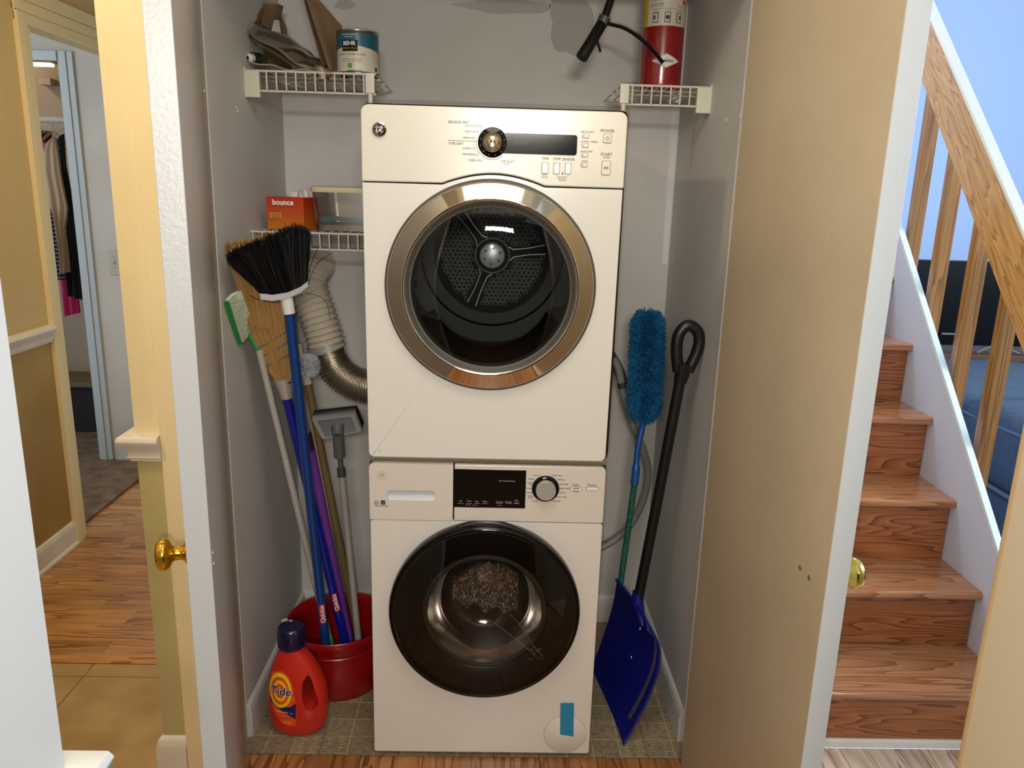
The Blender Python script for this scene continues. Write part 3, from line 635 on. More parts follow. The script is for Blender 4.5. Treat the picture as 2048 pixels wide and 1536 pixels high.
# drum
dc_ = (ctr[0], 0, ctr[1]+.038); dm = empty('drum', (dc_[0], .3, dc_[2])); setpar(dm, dry)
MB().lathe([(.232, .020), (.240, .05), (.262, .07), (.272, .10), (.272, .42), (.255, .455), (.17, .462)], dc_, n=96).build('drum_wall', 'drum_dark', dm)
MB().lathe([(.29, .464), (.0005, .464)], dc_, n=64).build('back_disc', mat('matte_black', '#0b0b0c', .8), dm)
MB().lathe([(.20, .4625), (.205, .455), (.212, .4625)], dc_, n=96).build('back_rib', 'drum_steel', dm)
mb = MB(); s = .0135; rings = 0
for i in range(-14, 15):
    for j in range(-16, 17):
        x = (i + .5*(j & 1))*s; z = j*s*.866; r = math.hypot(x, z); a = math.atan2(z, x)
        if r > .150 or r < .060: continue
        if any(abs((a-b+pi) % (2*pi)-pi)*r < .020 for b in (R(8), R(128), R(248))): continue
        c = (dc_[0]+x, .460, dc_[2]+z); n = 8; vs = []
        for q, yy in ((.0064, 0), (.0050, -.003), (.0046, .001)): vs += [(c[0]+q*cos(2*pi*k/n), c[1]+yy, c[2]+q*sin(2*pi*k/n)) for k in range(n)]
        mb.add(vs, [(t*n+k, t*n+(k+1) % n, (t+1)*n+(k+1) % n, (t+1)*n+k) for t in (0, 1) for k in range(n)], True)
o = mb.build('perforated_rims', 'rim_steel', dm, fix=False); o['kind'] = 'stuff'
MB().lathe([(.0005, .446), (.032, .446), (.036, .449), (.037, .46)], dc_, n=40).build('hub', 'hub_steel', dm)
MB().lathe([(.048, .459), (.050, .454), (.052, .459)], dc_, n=48).build('hub_ring', 'rim_steel', dm)
for k in range(6):
    a = 2*pi*k/6+.4; MB().lathe([(.0005, .4445), (.0035, .4445), (.004, .446)], (dc_[0]+.024*cos(a), 0, dc_[2]+.024*sin(a)), n=10).build('hub_bolt', 'black_plastic', dm)
for b in (R(8), R(128), R(248)):
    for sgn in (-1, 1):
        a = Vector((cos(b), 0, sin(b))); t = Vector((-sin(b), 0, cos(b)))*sgn; c = Vector((dc_[0], .457, dc_[2]))
        MB().tube([c+a*.050+t*.020, c+a*.062+t*.011, c+a*.105+t*.0095, c+a*.155+t*.013], .0018, 6).build('spoke_edge', 'rim_steel', dm)
for b in (R(200), R(320), R(80)):
    a = Vector((cos(b), 0, sin(b))); t = Vector((-sin(b), 0, cos(b))); c = Vector(dc_)
    P = []
    for y in (.09, .44):
        P.append([c+Vector((0, y, 0))+a*.271+t*.035, c+Vector((0, y, 0))+a*.232+t*.010, c+Vector((0, y, 0))+a*.232-t*.010, c+Vector((0, y, 0))+a*.271-t*.035])
    MB().add(P[0]+P[1], [(0, 1, 5, 4), (1, 2, 6, 5), (2, 3, 7, 6), (0, 1, 2, 3), (4, 5, 6, 7)]).build('lifter', 'drum_steel', dm, bevel=.006, seg=3)
# controls
def ongl(px, py, Y=-.004): return at(px, py, Y=Y)
kc = ongl(985, 285)
MB().lathe([(.0330, -.004), (.0330, -.006), (.0320, -.0068), (.0005, -.0068)], (kc.x, 0, kc.z), n=56).build('dial_surround', 'black_gloss', dry)
kn = MB().lathe([(.0218, -.0068), (.0218, -.014), (.0200, -.018), (.0165, -.0195), (.0155, -.0225), (.012, -.0255), (.006, -.027), (.0005, -.0275)], (kc.x, 0, kc.z), n=56).build('dial', mat('knob_chrome', '#d8c9a4', .12, metal=1.), dry)
MB().box((kc.x-.0055, -.034, kc.z-.013), (kc.x+.0055, -.022, kc.z-.001)).build('dial_grip', 'brushed_metal', kn, bevel=.003)
for k in range(12):
    a = pi/2 + 2*pi*(k+.5)/12; MB().lathe([(.0005, -.0072), (.0011, -.0070)], (kc.x+.0275*cos(a), 0, kc.z+.0275*sin(a)), n=6).build('dial_mark', 'print_pale', dry)
a, b = ongl(1005, 265), ongl(1153, 311)
MB().prism(rrect(a.x-.01, b.z, b.x, a.z-.001, .006), -.0066, -.003).build('display', 'black_gloss', dry, bevel=.0006, seg=1)
q = ongl(1040, 284); text('28:8', (q.x, -.0068, q.z), .018, 'led_grey', dry, 'display_digits')
q = ongl(1040, 303); text('ESTIMATED TIME REMAINING', (q.x, -.0068, q.z), .0030, 'print_grey', dry, 'label_text')
for (px, py, w_, h_) in ((1090, 336, 13, 22), (1113, 337, 12, 22), (1136, 337, 12, 22)):
    q = ongl(px, py); s = .00108
    MB().prism(rrect(q.x-w_*s/2-.0008, q.z-h_*s/2-.0008, q.x+w_*s/2+.0008, q.z+h_*s/2+.0008, .0032), -.0046, -.0035).build('button_outline', 'print_grey', dry)
    MB().prism(rrect(q.x-w_*s/2, q.z-h_*s/2, q.x+w_*s/2, q.z+h_*s/2, .003), -.0070, -.003).build('button', 'white_button', dry, bevel=.0008)
for (px, py) in ((1171, 272), (1170, 291), (1169, 310), (1168, 330)):
    q = ongl(px, py); w_, h_ = .0072, .0040
    MB().prism(rrect(q.x-w_-.0007, q.z-h_-.0007, q.x+w_+.0007, q.z+h_+.0007, .0025), -.0046, -.0035).build('button_outline', 'print_grey', dry)
    bt = MB().prism(rrect(q.x-w_, q.z-h_, q.x+w_, q.z+h_, .002), -.0066, -.003).build('button', 'control_cream', dry, bevel=.0006)
    MB().lathe([(.0005, -.0070), (.0013, -.0068)], (q.x-.0038, 0, q.z), n=10).build('indicator', 'print_dark', bt)
for (px, py, w_, h_, nm) in ((1215, 277, .0088, .0092, 'power_button'), (1212, 336, .0096, .0150, 'start_button')):
    q = ongl(px, py)
    MB().prism(rrect(q.x-w_-.0008, q.z-h_-.0008, q.x+w_+.0008, q.z+h_+.0008, .0034), -.0046, -.0035).build('button_outline', 'print_grey', dry)
    bt = MB().prism(rrect(q.x-w_, q.z-h_, q.x+w_, q.z+h_, .003), -.0068, -.003).build(nm, 'recess_white' if w_ < 0 else 'control_cream', dry, bevel=.0008)
    if nm == 'power_button':
        MB().tube([(q.x+.0038*cos(t), -.0070, q.z-.0005+.0038*sin(t)) for t in [R(125+290*k/14) for k in range(15)]], .00055, 5).tube([(q.x, -.0070, q.z+.0005), (q.x, -.0070, q.z+.0050)], .00055, 5).build('power_symbol', 'print_dark', bt)
    else:
        MB().prism([(q.x-.0045, q.z-.003), (q.x+.0005, q.z), (q.x-.0045, q.z+.003)], -.0072, -.0068).box((q.x+.0012, -.0072, q.z-.003), (q.x+.0024, -.0068, q.z+.003)).box((q.x+.0034, -.0072, q.z-.003), (q.x+.0046, -.0068, q.z+.003)).build('play_symbol', 'print_dark', bt)
font_rows([('SENSOR DRY', 896, 244, .0082, 'LEFT'), ('WRINKLE FREE', 968, 243, .0058, 'CENTER'), ('MIXED LOAD', 1009, 246, .0058, 'CENTER'), ('ACTIVE WEAR', 949, 252, .0064, 'CENTER'),
    ('COTTONS', 1020, 255, .0066, 'CENTER'), ('DELICATES', 944, 263, .0064, 'CENTER'), ('SPEED DRY', 939, 276, .0060, 'CENTER'), ('TIME DRY', 896, 287, .0080, 'LEFT'), ('WARM UP', 938, 297, .0066, 'CENTER'),
    ('DEWRINKLE', 941, 309, .0066, 'CENTER'), ('TIMED DRY', 951, 321, .0066, 'CENTER'), ('AIR FLUFF', 1015, 323, .0066, 'CENTER'), ('NO HEAT', 1014, 328, .0036, 'CENTER'),
    ('TIME', 1090, 317.5, .0078, 'CENTER'), ('TEMP', 1114, 318, .0078, 'CENTER'), ('SENSOR', 1137, 319, .0078, 'CENTER'), ('DELAY START', 1175, 264, .0048, 'CENTER'), ('EXTEND. TUMBLE', 1178, 283.5, .0048, 'CENTER'),
    ('DAMP ALERT', 1173, 303, .0048, 'CENTER'), ('SIGNAL', 1170, 322.5, .0048, 'CENTER'), ('POWER', 1215, 262, .0092, 'CENTER'), ('START', 1213, 309, .0092, 'CENTER'), ('PAUSE', 1213, 315, .0050, 'CENTER'),
    ('ADJUST', 1089, 350, .0038, 'CENTER'), ('TIME DRY', 1089, 354.5, .0038, 'CENTER'), ('HOLD TEMP OR', 1124, 354, .0032, 'CENTER'), ('SENSOR FOR', 1124, 357.5, .0032, 'CENTER'), ('3 SECONDS', 1124, 361, .0032, 'CENTER')], dry, -.004)
a, b = ongl(896, 281), ongl(952, 284)
arc = [(a.x, -.0042, a.z), (b.x-.001, -.0042, a.z)] + [(kc.x+.037*cos(t), -.0042, kc.z+.037*sin(t)) for t in [R(172+140*k/16) for k in range(17)]]
MB().tube(arc, .0005, 5).build('printed_line', 'print_grey', dry)
q = ongl(1125, 348); MB().box((q.x-.0016, -.0045, q.z-.001), (q.x+.0016, -.004, q.z+.0018)).tube([(q.x+.0012*cos(t), -.0043, q.z+.0018+.0016*sin(t)) for t in [pi*k/6 for k in range(7)]], .0004, 4).build('lock_symbol', 'print_dark', dry)
def ge_badge(c, Y, r, parent, ms, mt, flat=False):
    bd = MB().lathe([(r, Y), (r*.97, Y-(.001 if flat else .005)), (r*.80, Y-(.001 if flat else .006)), (r*.74, Y-(.0008 if flat else .004)), (.0003, Y-(.0008 if flat else .004))], (c.x, 0, c.z), n=40).build('badge', ms, parent)
    yy = Y-(.0012 if flat else .0045)
    if not flat: MB().lathe([(r*.72, yy+.0002), (.0003, yy)], (c.x, 0, c.z), n=32).build('badge_centre', 'badge_dark', bd)
    if flat:
        MB().tube([(c.x+r*.95*cos(t), yy, c.z+r*.95*sin(t)) for t in [2*pi*k/32 for k in range(33)]], r*.05, 5).build('badge_ring', mt, bd)
    for k in range(4):   # curls round the monogram
        t0 = pi/4 + k*pi/2; P = [(c.x+r*.52*cos(t0+s_*.5), yy-.0004, c.z+r*.52*sin(t0+s_*.5)) for s_ in (-1, -.5, 0, .5, 1)]; MB().tube(P, r*.055, 5).build('badge_curl', mt, bd)
    for sg, body in ((-1, 'G'), (1, 'E')):
        text(body, (c.x+sg*r*.20, yy-.0004, c.z), r*.85, mt, bd, 'badge_letter', shear=.25, depth=.0004)
ge_badge(ongl(759, 259), -.004, .0162, dry, 'chrome', 'hub_steel')
q = at(760, 902, Y=0); text('e', (q.x, -.0005, q.z), .011, 'print_pale', dry, 'label_text')

# ================================================================== WASHER
wa = empty('washing_machine', (0, .3, 0), 'white front-loading washing machine with dark domed door, under the dryer', 'washer')
wx0, wx1, wz0, wz1 = -.295, .2975, .012, .853
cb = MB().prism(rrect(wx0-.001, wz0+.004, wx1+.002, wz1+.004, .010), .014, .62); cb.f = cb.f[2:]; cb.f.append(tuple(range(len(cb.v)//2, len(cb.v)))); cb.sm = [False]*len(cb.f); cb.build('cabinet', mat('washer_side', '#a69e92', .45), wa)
MB().box((wx0, .022, wz1-.004), (wx1, .6, wz1+.010)).build('stacking_frame', 'cabinet_side', wa, bevel=.003)
wc = (.0005, .458)
holed(rrect(wx0, wz0, wx1, .700, .008), wc, .222, 0, .016, 96).build('front_panel', 'washer_white', wa, bevel=.003, seg=2)
a = at(907, 1000, Y=-.002); xs = a.x
MB().prism([(xs+.0015, .7025), (wx1, .7025)] + corner(wx1-.012, wz1-.012, .012, 0) + [(xs+.0015, wz1)], -.003, .014).build('control_panel', 'washer_panel', wa, bevel=.003, seg=2)
# detergent drawer with a scooped handle recess
rc0, rc1 = at(776, 980, Y=-.003), at(870, 1002, Y=-.003)
ox, oz = (rc0.x+rc1.x)/2, (rc0.z+rc1.z)/2; hx, hz = (rc1.x-rc0.x)/2, (rc0.z-rc1.z)/2
dp = [(xs-.0015, .7025), (xs-.0015, wz1)] + corner(wx0+.012, wz1-.012, .012, pi/2) + [(wx0, .7025)]
def frame(poly, inner, y0, y1):
    n = len(poly); m = len(inner)
    # fan the outer outline to the nearest inner corner by angle
    c = (sum(p[0] for p in inner)/m, sum(p[1] for p in inner)/m)
    bm = bmesh.new(); ov = [bm.verts.new((x, 0, z)) for x, z in poly]; iv = [bm.verts.new((x, 0, z)) for x, z in inner]
    ed = [bm.edges.new((ov[i], ov[(i+1) % n])) for i in range(n)] + [bm.edges.new((iv[i], iv[(i+1) % m])) for i in range(m)]
    bmesh.ops.triangle_fill(bm, edges=ed, use_beauty=True)
    bm.verts.index_update(); vs = [tuple(v.co) for v in bm.verts]; fs = [tuple(v.index for v in f.verts) for f in bm.faces]; bm.free()
    mb = MB().add([(x, y0, z) for x, _, z in vs], fs); mb.add([(x, y1, z) for x, _, z in vs], fs)
    mb.add([(x, y0, z) for x, z in poly]+[(x, y1, z) for x, z in poly], [(i, (i+1) % n, n+(i+1) % n, n+i) for i in range(n)])
    mb.add([(x, y0, z) for x, z in inner]+[(x, y1, z) for x, z in inner], [(i, (i+1) % m, m+(i+1) % m, m+i) for i in range(m)]); return mb
inner = rrect(ox-hx, oz-hz, ox+hx, oz+hz, .006, 4)
dwg = frame(dp, inner, -.003, .014).build('detergent_drawer', 'washer_panel', wa)
MB().grid(lambda u, v: (ox-hx+2*hx*u, -.001+.022*v**1.3, oz-hz+2*hz*v), 12, 8).build('handle_recess', 'recess_white', dwg)
a, b = at(907, 938, Y=-.0045), at(1050, 1017, Y=-.0045)
MB().box((a.x, -.0048, b.z), (b.x, -.002, a.z)).build('display', 'black_gloss', wa, bevel=.0008, seg=1)
for body, px, py, sz in (('Est. Time Remaining', 1014, 962, .0058), ('Soil', 921, 1002, .0058), ('Temp', 938, 1002, .0058), ('Spin', 954, 1003, .0058), ('Rinse', 970, 1003, .0058), ('My Cycle', 999, 1004, .0058), ('Prewash', 1017, 1004, .0058), ('Deep', 1033, 1001, .0052), ('Wash', 1033, 1006, .0052), ('Hold 3 sec.', 936, 1010, .0034), ('Control Lock', 950, 1010.5, .0030), ('Hold 3 sec.', 999, 1011, .0030)):
    q = at(px, py, Y=-.0052); text(body, (q.x, -.0052, q.z), sz*.85, 'print_pale', wa, 'label_text')
mb = MB()
for px in (921, 938, 954, 970, 999, 1017, 1033):
    q = at(px, 1007, Y=-.005); mb.box((q.x-.0075, -.0052, q.z-.0003), (q.x+.0075, -.0048, q.z+.0003))
mb.build('key_lines', 'print_pale', wa)
kc = at(1091, 977, Y=-.003)
MB().lathe([(.0345, -.003), (.0345, -.006), (.033, -.008), (.024, -.009)], (kc.x, 0, kc.z), n=56).build('dial_surround', 'black_gloss', wa)
MB().lathe([(.0250, -.008), (.0250, -.022), (.0240, -.0235), (.0005, -.0238)], (kc.x, 0, kc.z), n=56).build('dial', 'brushed_metal', wa)
for body, px, py, al in (('Normal', 1072, 950.5, 'CENTER'), ('Whites', 1068, 958, 'RIGHT'), ('Heavy', 1066, 965, 'RIGHT'), ('Duty', 1066, 969, 'RIGHT'), ('Towels', 1063, 976.5, 'RIGHT'), ('Casuals', 1064, 985, 'RIGHT'), ('Active', 1066, 992, 'RIGHT'), ('Wear', 1066, 996, 'RIGHT'), ('Sanitize', 1070, 1002, 'CENTER'),
    ('Quick Wash', 1114, 951, 'CENTER'), ('Delicates', 1114, 959, 'LEFT'), ('Cold Wash', 1118, 968, 'LEFT'), ('Deep Wash', 1119, 976.5, 'LEFT'), ('Casuals', 1118, 985, 'LEFT'), ('Rinse + Spin', 1113, 993.5, 'LEFT'), ('Tub Clean', 1113, 1002, 'CENTER')):
    q = at(px, py, Y=-.003); text(body, (q.x, -.0034, q.z), .0052, 'print_dark', wa, 'label_text', align=al)
for (px, py, body) in ((1152, 977, 'Start'), (1184, 977, 'Power')):
    q = at(px, py, Y=-.003); MB().prism(rrect(q.x-.0155, q.z-.0042, q.x+.0155, q.z+.0042, .0015), -.0036, -.0028).build('button_outline', 'print_dark', wa)
    MB().prism(rrect(q.x-.0145, q.z-.0034, q.x+.0145, q.z+.0034, .0012), -.006, -.003).build('button', 'white_button', wa, bevel=.0006)
    q = at(px, py-7, Y=-.003); text(body, (q.x, -.0034, q.z), .0085, 'print_dark', wa, 'label_text')
q = at(1152, 983, Y=-.003); text('Pause', (q.x, -.0034, q.z), .0058, 'print_dark', wa, 'label_text')
q = at(1152, 977, Y=-.006); MB().box((q.x-.009, -.0064, q.z-.0009), (q.x+.009, -.006, q.z+.0009)).build('button_mark', 'print_dark', wa)
ge_badge(at(764, 950, Y=-.003), -.003, .0118, wa, 'washer_panel', 'print_pale', flat=True)
q = at(753, 1005, Y=-.003); MB().tube([(q.x+.0052*cos(t), -.0034, q.z+.0052*sin(t)) for t in [2*pi*k/20 for k in range(21)]], .0006, 5).build('hygiene_mark', 'print_dark', wa); text('he', (q.x, -.0034, q.z), .0062, 'print_dark', wa, 'label_text')
q = at(766, 1005, Y=-.003); MB().box((q.x-.0056, -.0036, q.z-.0056), (q.x+.0056, -.003, q.z+.0056)).build('energy_mark', 'print_dark', wa); text('star', (q.x, -.0040, q.z), .005, 'print_pale', wa, 'label_text')
q = at(763, 1012, Y=-.003); text('STEAM WASHER', (q.x, -.0034, q.z), .0042, 'print_dark', wa, 'label_text', sx=1.1)
# door: black rim, smoked dome, pale bowl behind
wd = empty('door', (wc[0], 0, wc[1])); setpar(wd, wa); C3 = (wc[0], 0, wc[1])
MB().lathe([(.246, 0), (.2475, -.012), (.2475, -.030), (.243, -.040), (.236, -.044), (.232, -.043)], C3, n=128).build('rim', 'black_gloss', wd)
MB().lathe([(.2325, -.043), (.20, -.052), (.15, -.062), (.09, -.069), (.04, -.072), (.0005, -.073)], C3, n=96).build('smoked_dome', 'smoke_glass', wd)
MB().lathe([(.234, -.030), (.165, -.026), (.158, -.020), (.158, .01)], C3, n=96).build('inner_frame', mat('inner_brown', '#1b1410', .4), wd)
MB().lathe([(.158, -.018), (.150, .03), (.138, .075), (.110, .105), (.06, .118), (.0005, .122)], C3, n=72).build('glass_bowl', 'bowl_glass', wd)
MB().lathe([(.160, -.022), (.154, -.030), (.148, -.022)], C3, n=72).build('bowl_flange', 'seal_grey', wd)
MB().lathe([(.212, .01), (.20, .05), (.195, .08), (.225, .10), (.235, .14), (.235, .42), (.0005, .43)], C3, n=72).build('drum', mat('drum_grey', '#4b4947', .5, metal=.5), wa)
# silvery speckled cloth showing through the door
def speckle():
    m = mat('sequin_cloth', '#3c3835', .5); nt = m.node_tree; L = nt.links.new; tc = nt.nodes.new('ShaderNodeTexCoord'); v = nt.nodes.new('ShaderNodeTexNoise'); v.inputs['Scale'].default_value = 210; v.inputs['Detail'].default_value = 2; v.inputs['Roughness'].default_value = .9
    mp = nt.nodes.new('ShaderNodeMapping'); mp.inputs['Scale'].default_value = (1, 1, .5); L(tc.outputs['Object'], mp.inputs[0]); L(mp.outputs[0], v.inputs['Vector'])
    r = nt.nodes.new('ShaderNodeValToRGB'); r.color_ramp.elements[0].position = .50; r.color_ramp.elements[0].color = lin('#2e2a28'); r.color_ramp.elements[1].position = .58; r.color_ramp.elements[1].color = (.95, .93, .9, 1)
    L(v.outputs[0], r.inputs[0]); L(r.outputs[0], nt.nodes['Principled BSDF'].inputs['Base Color'])
speckle()
cl = MB()
ca, cb_ = at(905, 1130, Y=.13), at(1035, 1225, Y=.13)
def ragf(u, v):
    x = ca.x + (cb_.x-ca.x)*u; e = .22*sin(u*19+1)+.12*sin(u*47)
    top = ca.z - .006*sin(u*8) - .045*(1-u)**2*1.2 - (.012 if .55 < u < .66 else 0); bot = cb_.z + .010*e*2 + .030*(1-u)**1.5*(1 if u < .4 else .6)
    return (x, .135 + .012*sin(u*22+v*2)+.02*v, bot + (top-bot)*v)
tag(cl.grid(ragf, 60, 24, thick=(0, .012, 0)).build('speckled_cloth', 'sequin_cloth'), 'silvery speckled cloth left inside the washing machine drum', 'cloth')
rg = random.Random(4)
for (p0, p1) in (((978, 1225), (1072, 1305)), ((1020, 1215), (1085, 1310))):
    a, b = at(*p0, Y=-.040), at(*p1, Y=-.050); pts = curve([a, a.lerp(b, .35)+Vector((.004, 0, .002)), a.lerp(b, .7)+Vector((-.003, 0, .003)), b], 6)
    pts = [Vector((p.x, -.0735+.0305*min(1, (math.hypot(p.x-wc[0], p.z-wc[1])/.2325))**2.2-.0006, p.z)) for p in pts]
    MB().tube(pts, .0004, 4).build('scratch', mat('scratch_grey', '#7d776c', .7), wd)
for k in range(9):
    a = at(1060+rg.uniform(-6, 22), 1300+rg.uniform(-10, 22), Y=-.05); P = []
    for t in (0, .5, 1):
        p = a + Vector((rg.uniform(-.012, .012), 0, rg.uniform(-.012, .012)))*t; p.y = -.0735+.0305*min(1, (math.hypot(p.x-wc[0], p.z-wc[1])/.2325))**2.2-.0006; P.append(p)
    MB().tube(P, .0003, 4).build('scratch', 'scratch_grey', wd)
# filter cover
q = at(1130, 1468, Y=0)
fcx, fcz = .2275, .0895; q0, q1 = at(1088, 1468, Y=0), at(1172, 1468, Y=0); fr = (q1.x-q0.x)/2; fcx, fcz = (q0.x+q1.x)/2, at(1130, 1468, Y=0).z
MB().lathe([(fr, -.0002), (fr, -.0016), (fr-.0015, -.0026), (.0003, -.0028)], (fcx, 0, fcz), n=56).build('filter_cover', 'washer_white', wa)
MB().lathe([(fr+.0014, .0), (fr+.0012, -.0008), (fr, -.0008)], (fcx, 0, fcz), n=56).build('filter_seam', 'print_pale', wa)
for x in (wx0+.04, wx1-.04):
    for y in (.06, .56): MB().lathe([(.02, 0), (.022, .006), (.012, .010), (.012, .02)], (x, y, 0), 'Z', 20, caps=True).build('foot', 'dark_grey_plastic', wa)
P = [at(*p, Y=-.0032) for p in ((1121, 1406), (1148, 1406), (1147, 1473), (1120, 1469))]
P = [Vector((p.x, -.0032, p.z)) for p in P]
tag(MB().hexa([P[3], P[2], P[2]+Vector((0, -.0005, 0)), P[3]+Vector((0, -.0005, 0)), P[0], P[1], P[1]+Vector((0, -.0005, 0)), P[0]+Vector((0, -.0005, 0))]).build('masking_tape', 'blue_tape'), 'strip of blue tape stuck over the round filter cover of the washer', 'tape')

# ================================================================== WIRE SHELVES
def shelf(x0, x1, ztop, zbot, yf, yb, label, wall_side, brk=True, post=None, vis=None):
    """x0..x1 span, front lip between ztop and zbot, wires running back"""
    s = empty('wire_shelf', ((x0+x1)/2, yf, ztop), label, 'shelf'); r = .0023
    for (z, y, nm) in ((ztop, yf, 'front_rail'), (zbot, yf+.004, 'front_rail'), (ztop-.003, (yf+yb)/2, 'cross_rail'), (ztop-.003, yf+.085, 'cross_rail'), (ztop-.003, yb, 'back_rail')):
        MB().tube([(x0, y, z), (x1, y, z)], .0032 if nm == 'front_rail' else .0028, 8).build(nm, 'wire_white', s)
    n = int(round((x1-x0)/.0268)); st_ = (x1-x0-.012)/n; w0 = None
    for k in range(n+1):
        x = x0+.006+st_*k
        if w0 is None: w0 = MB().tube([(x, yb+.004, ztop-.0005), (x, yf+.004, ztop+.003), (x, yf-.0035, ztop+.001), (x, yf-.0015, zbot+.002)], r, 6).build('wire', 'wire_white', s)
        else: clone(w0, None, (st_*k, 0, 0))
    if brk:
        sx = x0 if wall_side < 0 else x1; c = .038*(-wall_side)
        xa, xb = sorted((sx, sx+c)); MB().box((xa, yf-.006, zbot-.018), (xb, yf+.012, ztop+.001)).build('end_bracket', 'bracket_cream', s, bevel=.003)
        xw, xw2 = sorted((sx, sx-wall_side*.003)); MB().box((xw, yf-.006, zbot-.018), (xw2, yf+.03, ztop+.008)).build('wall_plate', 'bracket_cream', s)
    if post is not None:
        MB().box((post-.012, yf-.007, zbot+.001), (post+.012, yf+.006, ztop+.003)).build('clip', 'wire_white', s, bevel=.002)
        MB().tube([(post, yf+.002, 1.7035), (post, yf+.002, zbot+.004)], .0065, 12).build('post', 'wire_white', s)
    return s
shelf(XL, -.318, 1.806, 1.757, .35, .700, 'white wire shelf stub holding the paint can, left above dryer', -1, post=-.333)
shelf(.330, XR, 1.800, 1.752, .35, .700, 'white wire shelf stub holding the red extinguisher, right above dryer', 1, post=.340)
shelf(XL, -.312, 1.392, 1.348, .33, .700, 'white wire shelf behind the brooms, holding the orange box', -1, brk=False)

# things on the upper left shelf
SZ = 1.8105
pc = empty('paint_can', (-.378, .432, SZ), 'white and teal paint can with a black and gold label', 'can'); c = (-.378, .432, SZ); r = .0555
MB().lathe([(r-.001, .0), (r, .002), (r, .0035), (r-.001, .005), (r-.001, .104), (r+.001, .106), (r+.001, .109), (r-.004, .110), (r-.007, .106), (.0005, .106)], c, 'Z', 56, caps=False).build('can_body', 'tin', pc)
MB().lathe([(r-.0075, .106), (r-.010, .1115), (.0005, .113)], c, 'Z', 48).build('lid', 'can_white', pc)
def wrap(r0, c, a0, a1, zlo, zhi, m, parent, name='label', n=24, off=0.):
    """curved print on a can; zlo/zhi are numbers or functions of 0..1; angles in degrees from -Y towards +X"""
    mb = MB(); f = (lambda v: v) ; g = lambda q, u: q(u) if callable(q) else q
    vs = []; rr = r0 + off
    for k in range(n+1):
        u = k/n; a = R(a0+(a1-a0)*u)-pi/2
        for z in (g(zlo, u), g(zhi, u)): vs.append((c[0]+rr*cos(a), c[1]+rr*sin(a), c[2]+z))
    return mb.add(vs, [(2*k, 2*k+2, 2*k+3, 2*k+1) for k in range(n)], True).build(name, m, parent, fix=False)
wrap(r, c, -178, 178, .006, .070, 'can_white', pc, off=.0004, n=60); wrap(r, c, -178, 178, .070, .101, 'can_teal', pc, off=.0004, n=60)
wrap(r, c, 5, 90, lambda u: .070-.014*u**1.2, .0705, 'can_teal', pc, off=.0006); wrap(r, c, -90, 5, lambda u: .056+.014*u**.8, .0705, 'can_teal', pc, off=.0006)
wrap(r, c, -35, 10, .056, .083, 'black_gloss', pc, off=.0009, name='brand_panel'); wrap(r, c, -35, 10, .054, .056, 'label_gold', pc, off=.0009, name='brand_panel')
def ctext(body, c, r0, deg, z, size, m, parent, off=.0012, sx=1., bold=0., tilt=0.):
    """text bent round a vertical cylinder"""
    o = text(body, (0, 0, 0), size, m, None, 'label_text', rot=(0, 0, 0), bold=bold, sx=sx, depth=.0)
    for v in o.data.vertices:
        x, y = v.co.x, v.co.y; a = x/r0 + R(deg) - pi/2; zz = z + y + tilt*x
        v.co = (c[0]+(r0+off)*cos(a), c[1]+(r0+off)*sin(a), c[2]+zz)
    setpar(o, parent); return o
ctext('BEHR', c, r, -14, .0745, .0145, 'white_print', pc, bold=.0003); ctext('PREMIUM PLUS', c, r, -12.5, .0625, .0060, 'label_gold', pc)
ctext('STAIN-BLOCKING', c, r, -15, .0965, .0048, 'white_print', pc); ctext('LOW ODOR', c, r, -15, .0905, .0040, 'white_print', pc)
ctext('PAINT & PRIMER IN ONE', c, r, -8, .0475, .0068, 'print_dark', pc); ctext('EXTERIOR SATIN FINISH', c, r, -8, .0355, .0046, 'print_grey', pc); ctext('FOR WOOD, SIDING, TRIM', c, r, -8, .0300, .0042, 'print_grey', pc)
wrap(r, c, -19, -6, .014, .026, 'leaf_green', pc, off=.0009, name='green_mark'); wrap(r, c, -20, 20, .0065, .0085, 'can_teal', pc, off=.0009, name='label_stripe'); wrap(r, c, 62, 72, .010, .020, 'print_dark', pc, off=.0009, name='barcode')
for k, z in enumerate((.055, .048, .041, .034)): wrap(r, c, 50, 74, z, z+.0022, 'print_pale', pc, off=.0009, name='small_print')

def slab4(name, P, t, m, label=None, cat=None, parent=None, bend=0., n=10):
    """thin sheet through four corners P (a,b,c,d) with thickness vector t"""
    P = [Vector(p) for p in P]; t = Vector(t); nn = (P[1]-P[0]).cross(P[3]-P[0]).normalized()
    f = lambda u, v: (P[0].lerp(P[1], u)).lerp(P[3].lerp(P[2], u), v) + nn*bend*sin(pi*u)
    o = MB().grid(f, n, 4, thick=t).build(name, m, parent, fix=True)
    if label: tag(o, label, cat)
    return o
# upright folded cardboard
cbx = empty('folded_carton', (-.47, .48, SZ), 'flattened brown carton standing on edge left of the paint can', 'cardboard')
a, b, c1, d_ = at(603, -60, Y=.53), at(672, 135, Y=.43), at(682, 132, Y=.52), at(700, 60, Y=.60)
slab4('panel', [at(600, -40, Y=.44), at(658, 138, Y=.41), at(681, 138, Y=.50), at(681, 52, Y=.52)], (.004, .003, 0), 'cardboard', parent=cbx)
slab4('panel', [at(598, -40, Y=.45), at(646, 130, Y=.42), at(660, 138, Y=.44), at(640, 20, Y=.55)], (-.004, .003, 0), 'paper_brown', parent=cbx)
